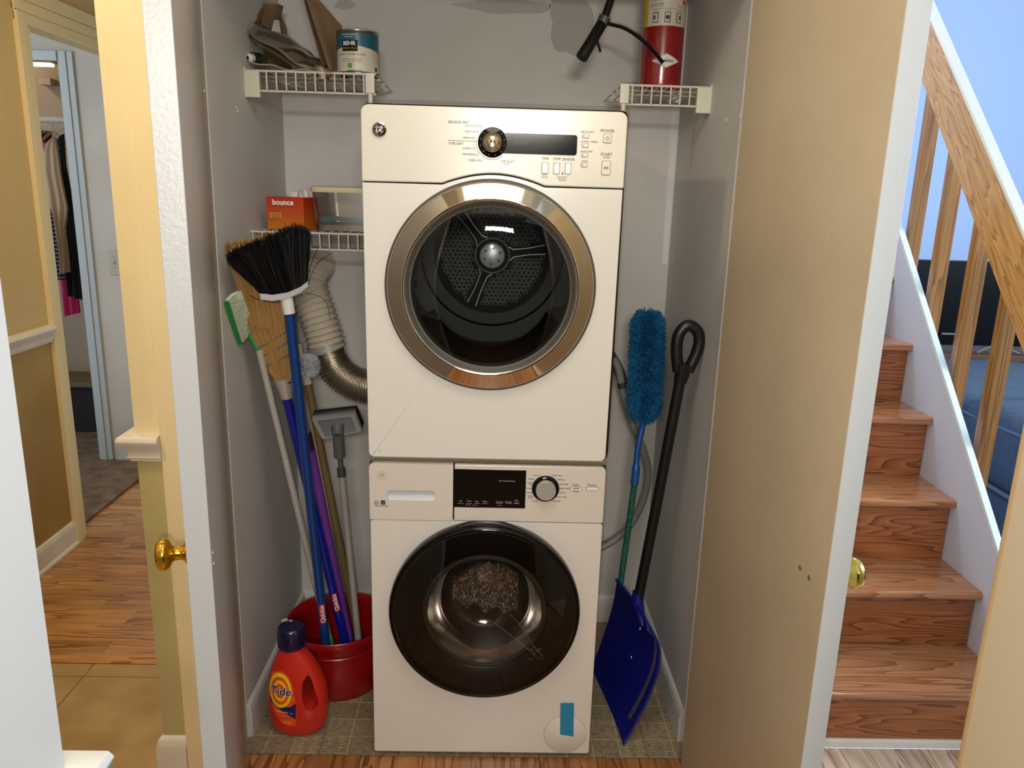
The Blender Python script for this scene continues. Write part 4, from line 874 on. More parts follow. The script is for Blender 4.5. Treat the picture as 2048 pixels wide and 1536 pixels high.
# gusseted brown paper bag behind
bg = empty('paper_bag', (-.60, .55, SZ), 'crumpled brown paper bag standing in the corner behind plastic sleeve', 'bag')
slab4('side', [at(517, 50, Y=.50), at(556, 60, Y=.56), at(566, 12, Y=.60), at(527, 8, Y=.54)], (.0, .004, 0), 'paper_brown', parent=bg, bend=.01)
slab4('side', [at(552, 66, Y=.55), at(566, 140, Y=.60), at(572, 60, Y=.60), at(549, 22, Y=.60)], (.003, .002, 0), 'paper_brown', parent=bg, bend=.006)
slab4('side', [at(514, 60, Y=.46), at(520, 62, Y=.52), at(530, 10, Y=.54), at(516, 30, Y=.48)], (-.003, .002, 0), 'cardboard', parent=bg)
slab4('gusset', [at(540, 72, Y=.51), at(563, 72, Y=.53), at(558, 40, Y=.56), at(548, 40, Y=.54)], (0, .002, 0), 'tissue', parent=bg)
slab4('base', [at(530, 135, Y=.52), at(585, 142, Y=.60), at(560, 55, Y=.60), at(525, 55, Y=.52)], (0, .003, 0), 'paper_brown', parent=bg)
# long plastic sleeve of kraft sheets, leaning from the wall down to the can
sl_ = empty('plastic_sleeve', (-.56, .42, SZ), 'shiny plastic sleeve of brown paper leaning down from the left wall', 'packet')
T = [(476, 32), (510, 48), (545, 62), (585, 84), (620, 108), (652, 134), (668, 150)]
Bt = [(490, 60), (515, 76), (548, 96), (580, 118), (612, 134), (640, 141), (655, 148)]
def slv(u, v, dy=0, k=0):
    i = min(int(u*6), 5); f = u*6-i; Y = .385+.02*u+dy
    p = at(T[i][0]*(1-f)+T[i+1][0]*f, T[i][1]*(1-f)+T[i+1][1]*f, Y=Y+.13*(1-u)+.03); q = at(Bt[i][0]*(1-f)+Bt[i+1][0]*f, Bt[i][1]*(1-f)+Bt[i+1][1]*f, Y=Y)
    r_ = p.lerp(q, v); r_.z += .004*sin(v*9+u*14)*(1-k) + .008*sin(pi*v); r_.x = max(r_.x, XL+.003); return r_
MB().grid(slv, 40, 10, thick=(0, .004, -.003)).build('sheets', 'kraft_plastic', sl_)
MB().grid(lambda u, v: slv(u, v) + Vector((0, -.003, .004+.003*sin(u*30+v*7))), 50, 12).build('film', 'clear_film', sl_)
MB().grid(lambda u, v: slv(min(1, u*.98+.02), 1, 0, 1).lerp(slv(u, .5, .05, 1), v) + Vector((0, .004, -.012)), 30, 4, thick=(0, .003, -.003)).build('lower_sheets', 'paper_brown', sl_)
slab4('film_tail', [at(630, 128, Y=.345), at(666, 140, Y=.345), at(662, 152, Y=.340), at(640, 158, Y=.340)], (0, -.001, 0), 'clear_film', parent=sl_, bend=.004)
# flat pack lying under it
fp = MB()
def flt(u, v): 
    p = at(463+ (640-463)*u, 116+28*u**.6 + 6*sin(u*7)*.4, Y=.37+.22*v); p.z = max(SZ+.001, SZ + .032*(1-u)**2 + .003*sin(u*17+v*4)); p.x = max(p.x, XL+.002); return p
tag(fp.grid(flt, 30, 8, thick=(0, 0, .003)).build('flat_paper_pack', 'kraft_plastic'), 'flat curled paper pack lying on the upper left wire shelf', 'packet')
gl = empty('glue_bottle', (-.62, .42, SZ+.02), 'small dark green bottle with white cap lying on shelf', 'bottle')
a, b = at(497, 116, Y=.385), at(530, 117, Y=.47); d = (b-a).normalized()
MB().tube([a+d*.016, a+d*.02, a+d*.05, a+d*.065, a+d*.075, a+d*.10], [.013, .0145, .0145, .011, .006, .003], 20).build('body', 'glue_green', gl)
MB().tube([a-d*.002, a, a+d*.016], [.008, .0115, .0118], 20).build('cap', 'cap_white', gl)

# ------------------------------------------------------------------ middle shelf
MZ = 1.3965
bx = empty('dryer_sheet_box', (-.56, .42, MZ), 'orange dryer sheet box with a tissue sheet sticking out', 'box')
a, b = at(531, 393, Y=.385), at(606, 393, Y=.365); e_ = at(627, 402, Y=.46)
x0, x1 = a.x, b.x; zt_ = a.z
def orange():
    m = mat('orange_fade', '#cf3413', .45); nt = m.node_tree; L = nt.links.new; tc = nt.nodes.new('ShaderNodeTexCoord'); sp = nt.nodes.new('ShaderNodeSeparateXYZ'); mr = nt.nodes.new('ShaderNodeMapRange'); r = nt.nodes.new('ShaderNodeValToRGB')
    L(tc.outputs['Object'], sp.inputs[0]); L(sp.outputs[2], mr.inputs[0]); mr.inputs[1].default_value = MZ; mr.inputs[2].default_value = zt_; L(mr.outputs[0], r.inputs[0])
    e = r.color_ramp.elements; e[0].color = lin('#b8721a'); e[1].color = lin('#b52412'); e.new(.45).color = lin('#b85012'); L(r.outputs[0], nt.nodes['Principled BSDF'].inputs['Base Color'])
orange()
MB().hexa([(x0+.002, .385, MZ), (x1, .365, MZ), (x1+.035, .50, MZ), (x0+.04, .52, MZ), (x0, .385, zt_), (x1, .365, zt_), (x1+.035, .50, zt_), (x0+.04, .52, zt_)]).build('carton', 'orange_fade', bx, bevel=.001, seg=1)
M3 = Matrix(((1, 0, 0), (0, 0, 1), (0, 1, 0))); rotf = Euler((pi/2, 0, math.atan2(-.02, x1-x0)))
q = at(566, 405, Y=.373); text('bounce', (q.x, q.y-.0025, q.z), .021, 'white_print', bx, 'label_text', rot=rotf, bold=.0006)
q = at(551, 431, Y=.375); MB().box((q.x-.016, q.y+.001, q.z-.008), (q.x+.016, q.y+.004, q.z+.008)).build('print_panel', 'amber_print', bx); text('fresh linen', (q.x, q.y-.0008, q.z+.003), .006, 'print_dark', bx, 'label_text', rot=rotf); text('outdoor fresh', (q.x, q.y-.0008, q.z-.004), .005, 'print_dark', bx, 'label_text', rot=rotf)
cx_ = (x0+x1)/2+.03
MB().grid(lambda u, v: (cx_-.03+.055*u+.008*v*sin(u*5), .44+.01*sin(u*9), zt_-.01+v*(.034-.010*abs(sin(u*6+.6)))), 16, 6, thick=(0, .0008, 0)).build('tissue_sheet', 'tissue', bx)
# food tub with lid, scoop and powder
tb = empty('plastic_tub', (-.40, .45, MZ), 'cloudy plastic tub with cream lid beside the orange box', 'tub')
tx0, tx1, tz = at(627, 400, Y=.42).x, -.312, at(660, 375, Y=.40).z
ty0, ty1 = .375, .60
def tubring(k, z, g=0.): return rrect(tx0+.008*(1-k)-g, ty0+.006*(1-k)-g, tx1-.002*(1-k)+g, ty1+g, .03, 5), z
def loft(rings, name, m, parent, caps=(True, False)):
    n = len(rings[0][0]); mb = MB(); vs = [(x, y, z) for P, z in rings for x, y in P]
    mb.add(vs, [(i*n+k, i*n+(k+1) % n, (i+1)*n+(k+1) % n, (i+1)*n+k) for i in range(len(rings)-1) for k in range(n)], True)
    if caps[0]: mb.add(vs[:n], [tuple(range(n))[::-1]])
    if caps[1]: mb.add(vs[-n:], [tuple(range(n))])
    return mb.build(name, m, parent)
loft([tubring(0, MZ), tubring(1, tz-.012)], 'tub_wall', 'tub_plastic', tb)
loft([tubring(1, tz-.013, .003), tubring(1, tz-.006, .004), tubring(1, tz, .003), tubring(1, tz+.001, -.002)], 'lid', 'tub_lid', tb, (True, True))
loft([tubring(0, MZ+.001, -.003), tubring(.15, MZ+.016, -.003)], 'powder', 'powder', tb, (True, True))
sc = empty('scoop', (-.40, .42, MZ+.02), 'blue plastic scoop lying in the powder inside the tub', 'scoop')
a, b = at(652, 450, Y=.425), at(722, 459, Y=.425); a.z = MZ+.028; b.z = MZ+.020
MB().tube([a+Vector((-.010, 0, 0)), a+Vector((.016, 0, .001))], [.012, .013], 18).build('bowl', 'scoop_blue', sc); MB().tube([a+Vector((.014, 0, .006)), Vector((tx1-.02, .425, MZ+.02))], [.006, .004], 8).build('handle', 'scoop_blue', sc)

# ------------------------------------------------------------------ fire extinguisher
ex = empty('fire_extinguisher', (.465, .51, 1.8055), 'red fire extinguisher with a white instruction label, on the right shelf', 'extinguisher')
c = (.463, .508, 1.8055); r = .0585
MB().lathe([(.0005, .002), (r-.006, 0), (r-.001, .006), (r, .014), (r, .40), (r-.012, .44), (.02, .462), (.018, .50), (.0005, .50)], c, 'Z', 56).build('cylinder', 'red_paint', ex)
lz = at(1330, 51, Y=.45).z - c[2]
wrap(r, c, -100, 100, lz, .38, 'yellow_label', ex, off=.0005, n=40); wrap(r, c, -58, 62, lz, .38, 'can_white', ex, off=.0009, n=30)
for dg in (-34, -2, 30):
    wrap(r, c, dg-8, dg+8, lz+.008, lz+.034, 'print_dark', ex, off=.0013, name='pictogram'); wrap(r, c, dg-6, dg+6, lz+.010, lz+.032, 'can_white', ex, off=.0016, name='pictogram')
    MB().lathe([(.006, 0), (.0005, .0001)], (c[0]+(r+.002)*cos(R(dg)-pi/2), c[1]+(r+.002)*sin(R(dg)-pi/2), c[2]+lz+.021), 'Y', 8).build('pictogram', 'print_dark' if dg else 'red_print', ex)
    ctext('TRASH' if dg < -10 else ('LIQUIDS' if dg < 10 else 'ELECTRICAL'), c, r, dg, lz+.0385, .0042, 'print_dark', ex, off=.0014)
wrap(r, c, -56, 60, lz+.0430, lz+.0437, 'print_grey', ex, off=.0013, name='label_line')
for k, (bd_, dg, zz, sz) in enumerate((('2 HOLD UPRIGHT', -36, .070, .0050), ('PULL RING PIN', -36, .064, .0050), ('3 SQUEEZE LEVER', -33, .055, .0052), ('SWEEP SIDE TO SIDE', -33, .050, .0044), ('BASE OF FLAME', 38, .050, .0044), ('AIM', 12, .080, .006))):
    ctext(bd_, c, r, dg, lz+zz, sz, 'print_dark', ex, off=.0014)
wrap(r, c, -20, -10, lz+.078, lz+.090, 'red_print', ex, off=.0014, name='pictogram'); wrap(r, c, 42, 52, lz+.056, lz+.068, 'red_print', ex, off=.0014, name='pictogram'); wrap(r, c, 22, 30, lz+.076, lz+.094, 'print_dark', ex, off=.0014, name='pictogram'); wrap(r, c, -8, 20, lambda u: lz+.080+.012*u, lambda u: lz+.081+.012*u, 'print_dark', ex, off=.0014, name='pictogram')
def diamond(h, w_, off, m):
    z0 = at(1330, 121, Y=.45).z - c[2]; mb = MB(); vs = []; n = 16
    for k in range(n+1):
        u = -1+2*k/n; a = w_*u/r + R(3) - pi/2; hh = h*(1-abs(u))+.00005
        vs += [(c[0]+(r+off)*cos(a), c[1]+(r+off)*sin(a), c[2]+z0-hh), (c[0]+(r+off)*cos(a), c[1]+(r+off)*sin(a), c[2]+z0+hh)]
    mb.add(vs, [(2*k, 2*k+2, 2*k+3, 2*k+1) for k in range(n)], True).build('emblem', m, ex, fix=False); return z0
diamond(.0185, .041, .0006, 'white_print'); diamond(.0165, .037, .0009, 'red_print'); zd = diamond(.0158, .0355, .0011, 'white_print')
ctext('AMEREX', c, r, 4, zd-.001, .0090, 'print_dark', ex, off=.0014, bold=.0003, sx=1.15)
ctext('ABC', c, r, 3, zd+.0075, .0040, 'red_print', ex, off=.0014)
MB().box((c[0]-.02, c[1]-.02, c[2]+.50), (c[0]+.02, c[1]+.02, c[2]+.53)).box((c[0]-.012, c[1]-.12, c[2]+.53), (c[0]+.012, c[1]+.03, c[2]+.535)).build('valve', 'gunmetal', ex, bevel=.003)
a, m_, b = at(1224, -8, Y=.43), at(1207, 42, Y=.42), at(1163, 116, Y=.39); top = Vector((c[0]-.05, c[1]-.03, c[2]+.50))
MB().tube(curve([top, Vector((a.x+.10, .47, a.z+.22)), Vector((a.x+.03, .45, a.z+.10)), a, m_], 8), .0105, 14).build('hose', 'shaft_black', ex)
nz = MB().tube([m_, m_.lerp(b, .10), m_.lerp(b, .5), m_.lerp(b, .97), b], [.0125, .0150, .0150, .0165, .0160], 20).build('nozzle', 'shaft_black', ex)
MB().tube([m_+Vector((.004, 0, .010)), m_-Vector((.004, 0, .008))], .0165, 18).build('clamp', 'gunmetal', ex)
def ribbon(px, w_, t_, name, m, par):
    P = curve([at(x, y, Y=Y) for x, y, Y in px], 8); mb = MB(); vs = []
    for i, p in enumerate(P):
        d = (P[min(i+1, len(P)-1)]-P[max(i-1, 0)]).normalized(); s_ = Vector((0, 1, 0)); nn = d.cross(s_).normalized()
        vs += [p - s_*w_/2 - nn*t_, p + s_*w_/2 - nn*t_, p + s_*w_/2 + nn*t_, p - s_*w_/2 + nn*t_]
    fs = [(4*i+k, 4*i+(k+1) % 4, 4*i+4+(k+1) % 4, 4*i+4+k) for i in range(len(P)-1) for k in range(4)] + [(0, 1, 2, 3), tuple(len(vs)-4+k for k in (3, 2, 1, 0))]
    return mb.add(vs, fs).build(name, m, par)
ribbon([(1206, 44, .42), (1222, 49, .41), (1250, 57, .40), (1282, 78, .40), (1310, 106, .41), (1326, 126, .42)], .012, .0035, 'strap', mat('strap_black', '#0c0c0d', .8, spec=.2), ex)
ribbon([(1196, 68, .41), (1195, 84, .41), (1201, 104, .41)], .010, .0022, 'strap', 'strap_black', ex)

# ================================================================== LEFT CORNER: bucket, brooms, bottle
BC = (-.463, .368, 0)
bk = empty('bucket', BC, 'round red plastic bucket holding the broom and mop handles', 'bucket')
MB().lathe([(.0005, .004), (.138, .004), (.143, 0), (.146, .004), (.1485, .10), (.152, .165), (.155, .17), (.155, .176), (.158, .18), (.1585, .200), (.156, .203), (.153, .200), (.150, .168), (.144, .10), (.139, .010), (.0005, .009)], BC, 'Z', 72).build('pail', 'red_plastic', bk)
MB().lathe([(.1535, .145), (.1555, .148), (.1535, .151)], BC, 'Z', 72).build('bead', 'red_plastic', bk)
def pole(name, label, cat, a, b, r, m, zend=.014, **k):
    """leaning pole: visible points a (upper) and b (lower), continued down into the bucket"""
    d = (b-a).normalized(); e = a + d*((zend - a.z)/d.z)
    root = empty(name, e, label, cat); return root, a, e, d
def seg(a, b, r, m, par, name='handle', n=16): return MB().tube([a, a.lerp(b, .5), b], r, n).build(name, m, par)
def on_line(a, d, py_t): return a + d*py_t
# black broom
br, a, e, d = pole('push_broom', 'black-bristled broom on a blue pole, leaning left of the dryer', 'broom', at(577, 612, Y=.165), at(651, 1283, Y=.262), .012, 'blue_pole')
seg(a, e, .0132, 'blue_pole', br)
br.name = 'black_broom'
cl0 = at(571, 585, Y=.165); MB().tube([cl0, a+d*.020], [.017, .0155], 20).build('socket', 'cap_white', br)
# cap: curved white plastic spine
TopL, TopR = [(455, 512), (470, 500), (500, 488), (540, 470), (575, 458), (600, 450), (616, 462)], None
capL = [at(519, 585, Y=.135), at(545, 588, Y=.15), at(575, 583, Y=.165), at(600, 572, Y=.18), at(614, 561, Y=.19)]
capB = [at(521, 597, Y=.135), at(545, 600, Y=.15), at(575, 595, Y=.165), at(600, 583, Y=.18), at(615, 571, Y=.19)]
def lerpl(P, u):
    i = min(int(u*(len(P)-1)), len(P)-2); f = u*(len(P)-1)-i; return P[i].lerp(P[i+1], f)
mb = MB(); th = Vector((.006, -.018, 0))
mb.grid(lambda u, v: lerpl(capL, u).lerp(lerpl(capB, u), v) + th, 16, 2); mb.grid(lambda u, v: lerpl(capL, u).lerp(lerpl(capB, u), v) - th, 16, 2)
mb.grid(lambda u, v: lerpl(capB, u) + th*(1-2*v), 16, 2); mb.grid(lambda u, v: lerpl(capL, u) + th*(1-2*v), 16, 2)
for u0 in (0, 1): mb.grid(lambda u, v: lerpl(capL, u0).lerp(lerpl(capB, u0), u) + th*(1-2*v), 1, 1)
mb.build('head_cap', mat('cap_grey', '#b4b4b8', .45), br)
tips = [at(x, y, Y=Y) for x, y, Y in ((456, 512, .055), (476, 497, .075), (510, 484, .10), (545, 470, .13), (578, 456, .155), (602, 452, .175), (617, 466, .19))]
rg = random.Random(5); mb = MB()
def strand(mb, a, b, w, bow, rg):
    m_ = a.lerp(b, .55) + bow; s_ = Vector((rg.uniform(-1, 1), rg.uniform(-1, 1), 0)).normalized()*w
    P = [a, a.lerp(m_, .5).lerp(m_, .1), m_, b]; vs = []
    for k, p in enumerate(P): f = 1 - .25*k/3; vs += [p - s_*f, p + s_*f]
    mb.add(vs, [(2*k, 2*k+1, 2*k+3, 2*k+2) for k in range(3)])
for k in range(3400):
    u = rg.random(); v = rg.uniform(-1, 1); a_ = lerpl(capL, u) + Vector((.005, -.015, 0))*v; un = min(1, max(0, u + rg.gauss(0, .03)))
    b_ = lerpl(tips, un) + Vector((.008, -.026, 0))*v + Vector((rg.gauss(0, .004), 0, rg.gauss(0, .006) - .006)); b_.x = max(b_.x, XL+.004)
    strand(mb, a_, b_, .0011, Vector((0, 0, 0)), rg)
o = mb.build('bristles', 'black_bristle', br, fix=False); o['kind'] = 'stuff'
mb = MB(); core = [lerpl(capL, u) for u in (0, .25, .5, .75, 1)]
mb.grid(lambda u, v: lerpl(core, u).lerp(lerpl(tips, u), v*.93), 20, 6, thick=(.004, -.012, 0)); mb.build('bristle_core', 'black_bristle', br)
mb = MB()
for (p0, p1, p2) in (((616, 570, .19), (632, 530, .2), (665, 505, .22)), ((612, 572, .19), (625, 520, .2), (640, 490, .22)), ((612, 585, .19), (650, 600, .22), (660, 640, .25)), ((520, 600, .135), (505, 594, .13), (500, 590, .12)), ((605, 590, .18), (588, 596, .17), (585, 602, .16))):
    mb.tube(curve([at(p0[0], p0[1], Y=p0[2]), at(p1[0], p1[1], Y=p1[2]), at(p2[0], p2[1], Y=p2[2])], 6), .0007, 4)
mb.build('stray_bristles', 'black_bristle', br)['kind'] = 'stuff'
def pole_text(body, px, py, Y, a, e, size, par, flip=1, mname='white_print'):
    d = (e-a).normalized(); q = at(px, py, Y=Y); t = (q-a).dot(d); q = a + d*t
    X_ = -d; N_ = (CAM-q).normalized(); N_ = (N_ - X_*N_.dot(X_)).normalized(); Y_ = N_.cross(X_)
    M = Matrix((X_, Y_, N_)).transposed(); q = q + N_*.0136
    MB().add([q + X_*sx*len(body)*size*.25 + Y_*sy*size*.42 - N_*.0002 for sx, sy in ((-1, -1), (1, -1), (1, 1), (-1, 1))], [(0, 1, 2, 3)]).build('brand_label', 'red_print', par, fix=False)
    text(body, q, size, mname, par, 'label_text', rot=M, bold=.0003)
pole_text('Quickie', 644, 1222, .255, a, e, .019, br)

# corn broom behind it
cbm, a2, e2, d2_ = pole('corn_broom', 'straw corn broom with stitched head on a navy blue pole', 'broom', at(573, 792, Y=.235), at(690, 1283, Y=.30), .013, 'navy_pole')
seg(a2, e2, .0135, 'navy_pole', cbm)
MB().tube([at(565, 756, Y=.232), at(570, 775, Y=.234), a2+d2_*.006], [.027, .021, .0165], 20).build('ferrule', 'brushed_metal', cbm)
n_ = Vector((.45, -.9, 0)).normalized()
Lc = [(452, 497, .115), (470, 560, .135), (492, 640, .165), (515, 700, .19), (535, 740, .215), (555, 770, .228)]
Rc = [(560, 476, .26), (575, 560, .26), (590, 640, .25), (592, 700, .245), (590, 745, .242), (585, 768, .24)]
Lw = [at(*q[:2], Y=q[2]) for q in Lc]; Rw = [at(*q[:2], Y=q[2]) for q in Rc]
for P in (Lw, Rw):
    for p in P: p.x = max(p.x, XL+.004)
thk = [.024, .022, .018, .016, .018, .018]
def cornf(u, v):
    i = min(int(v*5), 4); f = v*5-i; t = thk[i]*(1-f)+thk[i+1]*f; an = 2*pi*u; c = .5-.5*cos(an)
    return lerpl(Lw, v).lerp(lerpl(Rw, v), c) + n_*t*sin(an) + n_*.0012*sin(u*150+v*5)
MB().grid(cornf, 72, 20).build('head_straw', 'corn_straw', cbm, fix=False)
mb = MB(); rg = random.Random(8)
for k in range(1500):
    c = rg.random(); sd = rg.uniform(-1, .7); v1 = rg.choice((1, .9, .8)); ph = math.acos(1-2*c); off = sin(ph)*sd
    a_ = lerpl(Lw, v1).lerp(lerpl(Rw, v1), .5+(c-.5)*.9) - n_*.0 + n_*thk[5]*(1.02 if rg.random() < .6 else off)*sin(ph)
    b_ = lerpl(Lw, 0).lerp(lerpl(Rw, 0), c) + n_*thk[0]*(1.05 if rg.random() < .5 else off)*sin(ph) + Vector((rg.gauss(0, .005), 0, rg.gauss(.004, .008))); b_.x = max(b_.x, XL+.002)
    mid = lerpl(Lw, .45).lerp(lerpl(Rw, .45), c) + n_*(thk[2]+.002)*sin(ph) - a_.lerp(b_, .55)
    strand(mb, a_, b_, .0009, mid, rg)
o = mb.build('straw_strands', 'corn_strand', cbm, fix=False); o['kind'] = 'stuff'
mb = MB()
for k in range(600):
    c = rg.random(); a_ = lerpl(Lw, .02).lerp(lerpl(Rw, .02), c) + n_*rg.uniform(-1, 1)*.022; b_ = a_ + Vector((rg.gauss(0, .006), rg.gauss(0, .004), rg.uniform(.0, .020))); b_.x = max(b_.x, XL+.002); strand(mb, a_, b_, .0012, Vector(), rg)
mb.build('straw_tips', 'straw_tip', cbm, fix=False)['kind'] = 'stuff'
for v in (.555, .63, .72):
    P = []
    for k in range(41):
        c = k/40; q = lerpl(Lw, v+.03).lerp(lerpl(Rw, v-.13), c) + n_*(.0195+.001*sin(k*1.7))*max(.5, sin(math.acos(1-2*min(.98, max(.02, c))))*1.12); q.z += .0025*sin(k*1.6) - .0; P.append(q)
    MB().tube(P, .0013, 5).build('stitching', 'stitch_blue', cbm)
P = [lerpl(Lw, .95).lerp(lerpl(Rw, .95), .5-.5*cos(2*pi*k/24)) + n_*.021*sin(2*pi*k/24) for k in range(25)]
MB().tube(P, .0018, 6).build('binding_wire', 'black_plastic', cbm)
pole_text('Quickie', 668, 1200, .29, a2, e2, .018, cbm)

# sponge mop: pale pad on a silver telescopic pole with green grip
mp_, a3, e3, d3 = pole('flat_mop', 'silver pole mop with pale green-edged pad head against left wall', 'mop', at(518, 700, Y=.19), at(659, 1283, Y=.335), .010, 'silver_pole')
a3.x = max(a3.x, XL+.015)
d3 = (at(659, 1283, Y=.335)-a3).normalized(); e3 = a3 + d3*((.014-a3.z)/d3.z); Lp = (e3-a3).length
for f0, f1, rr in ((0, .30, .0088), (.30, .63, .0098), (.63, .87, .0108)): seg(a3+d3*Lp*f0, a3+d3*Lp*f1, rr, 'silver_pole', mp_, 'pole_section')
seg(a3+d3*Lp*.87, e3, .012, 'grip_green', mp_, 'grip')
for f0 in (.305, .635):
    q = a3+d3*Lp*f0 + (CAM-a3).normalized()*.0095; MB().lathe([(.003, 0), (.0005, -.002)], q, 'Y', 10).build('lock_button', 'hub_steel', mp_)
pd = [at(446, 600, Y=.075), at(474, 582, Y=.095), at(502, 664, Y=.20), at(476, 684, Y=.16)]
for p in pd: p.x = max(p.x, XL+.008)
slab4('pad', pd, (.010, .004, 0), 'sponge_cloth', parent=mp_, bend=.004)
gp = [pd[0]+Vector((-.003, -.004, -.004)), pd[0]+Vector((.008, -.004, -.002)), pd[3]+Vector((.006, -.004, -.002)), pd[3]+Vector((-.004, -.002, -.004))]
slab4('pad_edge', gp, (.002, .003, -.004), 'mop_green', parent=mp_)
MB().tube([pd[2].lerp(pd[3], .3)+Vector((.006, 0, .004)), a3+d3*.004], [.008, .008], 12).build('swivel', 'mop_green', mp_)

# purple pole, cream pole, olive wooden pole with white brush
pu, a4, e4, d4 = pole('purple_mop_pole', 'purple mop pole with a dark collar, between the brooms and wooden pole', 'mop pole', at(588, 745, Y=.33), at(697, 1280, Y=.345), .012, 'purple_pole')
seg(a4, a4+d4*.20, .0095, mat('purple_pink', '#8a5a80', .5), pu, 'upper_pole'); q = at(624, 885, Y=.333); t = (q-a4).dot(d4)
seg(a4+d4*.19, a4+d4*(t-.028), .0105, 'purple_pole', pu, 'handle'); seg(a4+d4*(t-.030), a4+d4*(t+.026), .0145, 'purple_dark', pu, 'collar'); seg(a4+d4*(t+.024), e4, .0155, 'purple_pole', pu, 'sleeve')
cr, a5, e5, d5 = pole('cream_pole', 'thin cream pole standing between the purple pole and the wooden pole', 'pole', at(598, 690, Y=.47), at(684, 1190, Y=.46), .009, 'cream_pole')
seg(a5, e5, .0065, 'cream_pole', cr); seg(a5-d5*.004, a5+d5*.03, .009, 'cream_pole', cr, 'tip')
ow, a6, e6, d6 = pole('scrub_brush', 'olive wooden pole topped with a round white scrub brush', 'brush', at(614, 760, Y=.42), at(700, 1190, Y=.43), .011, 'olive_wood')
seg(a6, e6, .0115, 'olive_wood', ow); seg(a6-d6*.016, a6+d6*.012, .0135, 'duct_vinyl', ow, 'socket')
bc = at(617, 731, Y=.41); mb = MB(); rg = random.Random(2)
for k in range(2200):
    v = Vector((rg.gauss(0, 1), rg.gauss(0, 1), rg.gauss(0, 1))).normalized(); strand(mb, bc+v*.008, bc+v*rg.uniform(.028, .038), .0010, Vector((rg.gauss(0, .003), 0, rg.gauss(0, .003))), rg)
mb.build('bristles', 'brush_white', ow, fix=False)['kind'] = 'stuff'
MB().lathe([(.0005, -.020), (.012, -.017), (.0205, -.006), (.0205, .006), (.012, .017), (.0005, .020)], bc, 'Z', 16).build('brush_core', 'brush_white', ow)

# squeegee mop: grey rectangular head on a telescopic steel pole
sq, a7, e7, d7 = pole('squeegee', 'grey rectangular sponge squeegee on a steel pole beside the dryer', 'squeegee', at(679, 905, Y=.345), at(716, 1275, Y=.30), .010, 'gunmetal')
Lp = (e7-a7).length; q = at(686, 945, Y=.342); t = (q-a7).dot(d7)
seg(a7, a7+d7*t, .0078, 'gunmetal', sq, 'upper_pole'); seg(a7+d7*(t-.014), a7+d7*(t+.012), .0125, 'dark_grey_plastic', sq, 'collar'); seg(a7+d7*t, e7, .0105, 'brushed_metal', sq, 'lower_pole')
MB().tube([at(676, 872, Y=.325), at(679, 905, Y=.345)+Vector((0, 0, -.012))], [.0155, .0165], 18).build('socket', 'squeegee_grey', sq)
hp = [at(622, 838, Y=.345), at(710, 828, Y=.365), at(724, 864, Y=.345), at(644, 880, Y=.325)]; up = Vector((.002, .026, .018))
def box4(P, up, name, m, par, bevel=.003): return MB().hexa(list(P) + [p+up for p in P]).build(name, m, par, bevel=bevel)
box4(hp, up*.45, 'pad_frame', 'squeegee_pale', sq); box4([p+up*.45 for p in hp], up*.65, 'sponge', 'black_plastic', sq)
c0 = sum(hp, Vector())/4; box4([c0+(p-c0)*.76 for p in hp], -up*.10, 'backing_plate', 'led_grey', sq, .002)
MB().tube([c0-up*.05, c0.lerp(at(676, 872, Y=.322), .6), at(676, 872, Y=.322)], [.020, .017, .0155], 16).build('neck', 'squeegee_grey', sq)

# detergent bottle
tdY = .105; tx = at(590, 1400, Y=.07).x; td = empty('detergent_bottle', (tx, tdY, 0), 'orange detergent bottle with navy cap, in front of the bucket', 'bottle')
def zz(py, Y=.075): return at(592, py, Y=Y).z
Hb = zz(1302); hw = .0805; prof = [(0, .040, .030), (.004, .049, .038), (.012, .066, .043), (.03, .074, .047), (.07, .0790, .049), (.11, .0795, .049), (.145, .0755, .047), (.18, .066, .043), (.21, .053, .038), (.232, .040, .033), (.245, .030, .030), (.255, .027, .027)]
sc_ = Hb/.255
def ring(z, a_, b_, cx=0, n=40): return [(tx+cx+a_*abs(cos(t))**.85*(1 if cos(t) > 0 else -1), tdY+b_*abs(sin(t))**.85*(1 if sin(t) > 0 else -1)) for t in [2*pi*k/n for k in range(n)]], z
prof = [(z, a_*1.07, b_) for z, a_, b_ in prof]
bod = loft([ring(z*sc_, a_, b_, -.012*max(0, (z-.14)/.115)) for z, a_, b_ in prof], 'body', 'tide_orange', td, (True, True))
# grip hole: cut through the right side
ct = MB(); hc = [(at(x, y, Y=.07).x, at(x, y, Y=.07).z) for x, y in ((606, 1362), (617, 1351), (627, 1372), (635, 1396), (636, 1410), (624, 1418), (613, 1412), (606, 1390))]
P = curve([(x, 0, z) for x, z in hc + hc[:1]], 4)[:-1]
ct.prism([(p.x, p.z) for p in P], tdY-.09, tdY+.09); cut = ct.build('cutter', 'tide_orange', None)
md = bod.modifiers.new('hole', 'BOOLEAN'); md.object = cut; md.operation = 'DIFFERENCE'; md.solver = 'EXACT'
dg = bpy.context.evaluated_depsgraph_get(); me2 = bpy.data.meshes.new_from_object(bod.evaluated_get(dg)); bod.modifiers.clear(); bod.data = me2; bpy.data.objects.remove(cut)
for p in me2.polygons: p.use_smooth = True
me2.set_sharp_from_angle(angle=R(40))
cz = Hb-.004; cxx = tx-.012; H2 = zz(1262, .08)
MB().lathe([(.033, cz), (.0365, cz+.003), (.0370, H2-.012), (.0355, H2-.003), (.032, H2), (.030, H2-.004), (.020, H2-.006), (.0005, H2-.006)], (cxx, tdY, 0), 'Z', 40).build('cap', 'cap_navy', td)
mb = MB()
for k in range(36):
    a_ = 2*pi*k/36; mb.tube([(cxx+.0365*cos(a_), tdY+.0365*sin(a_), cz+.006), (cxx+.0368*cos(a_), tdY+.0368*sin(a_), H2-.014)], .0012, 4)
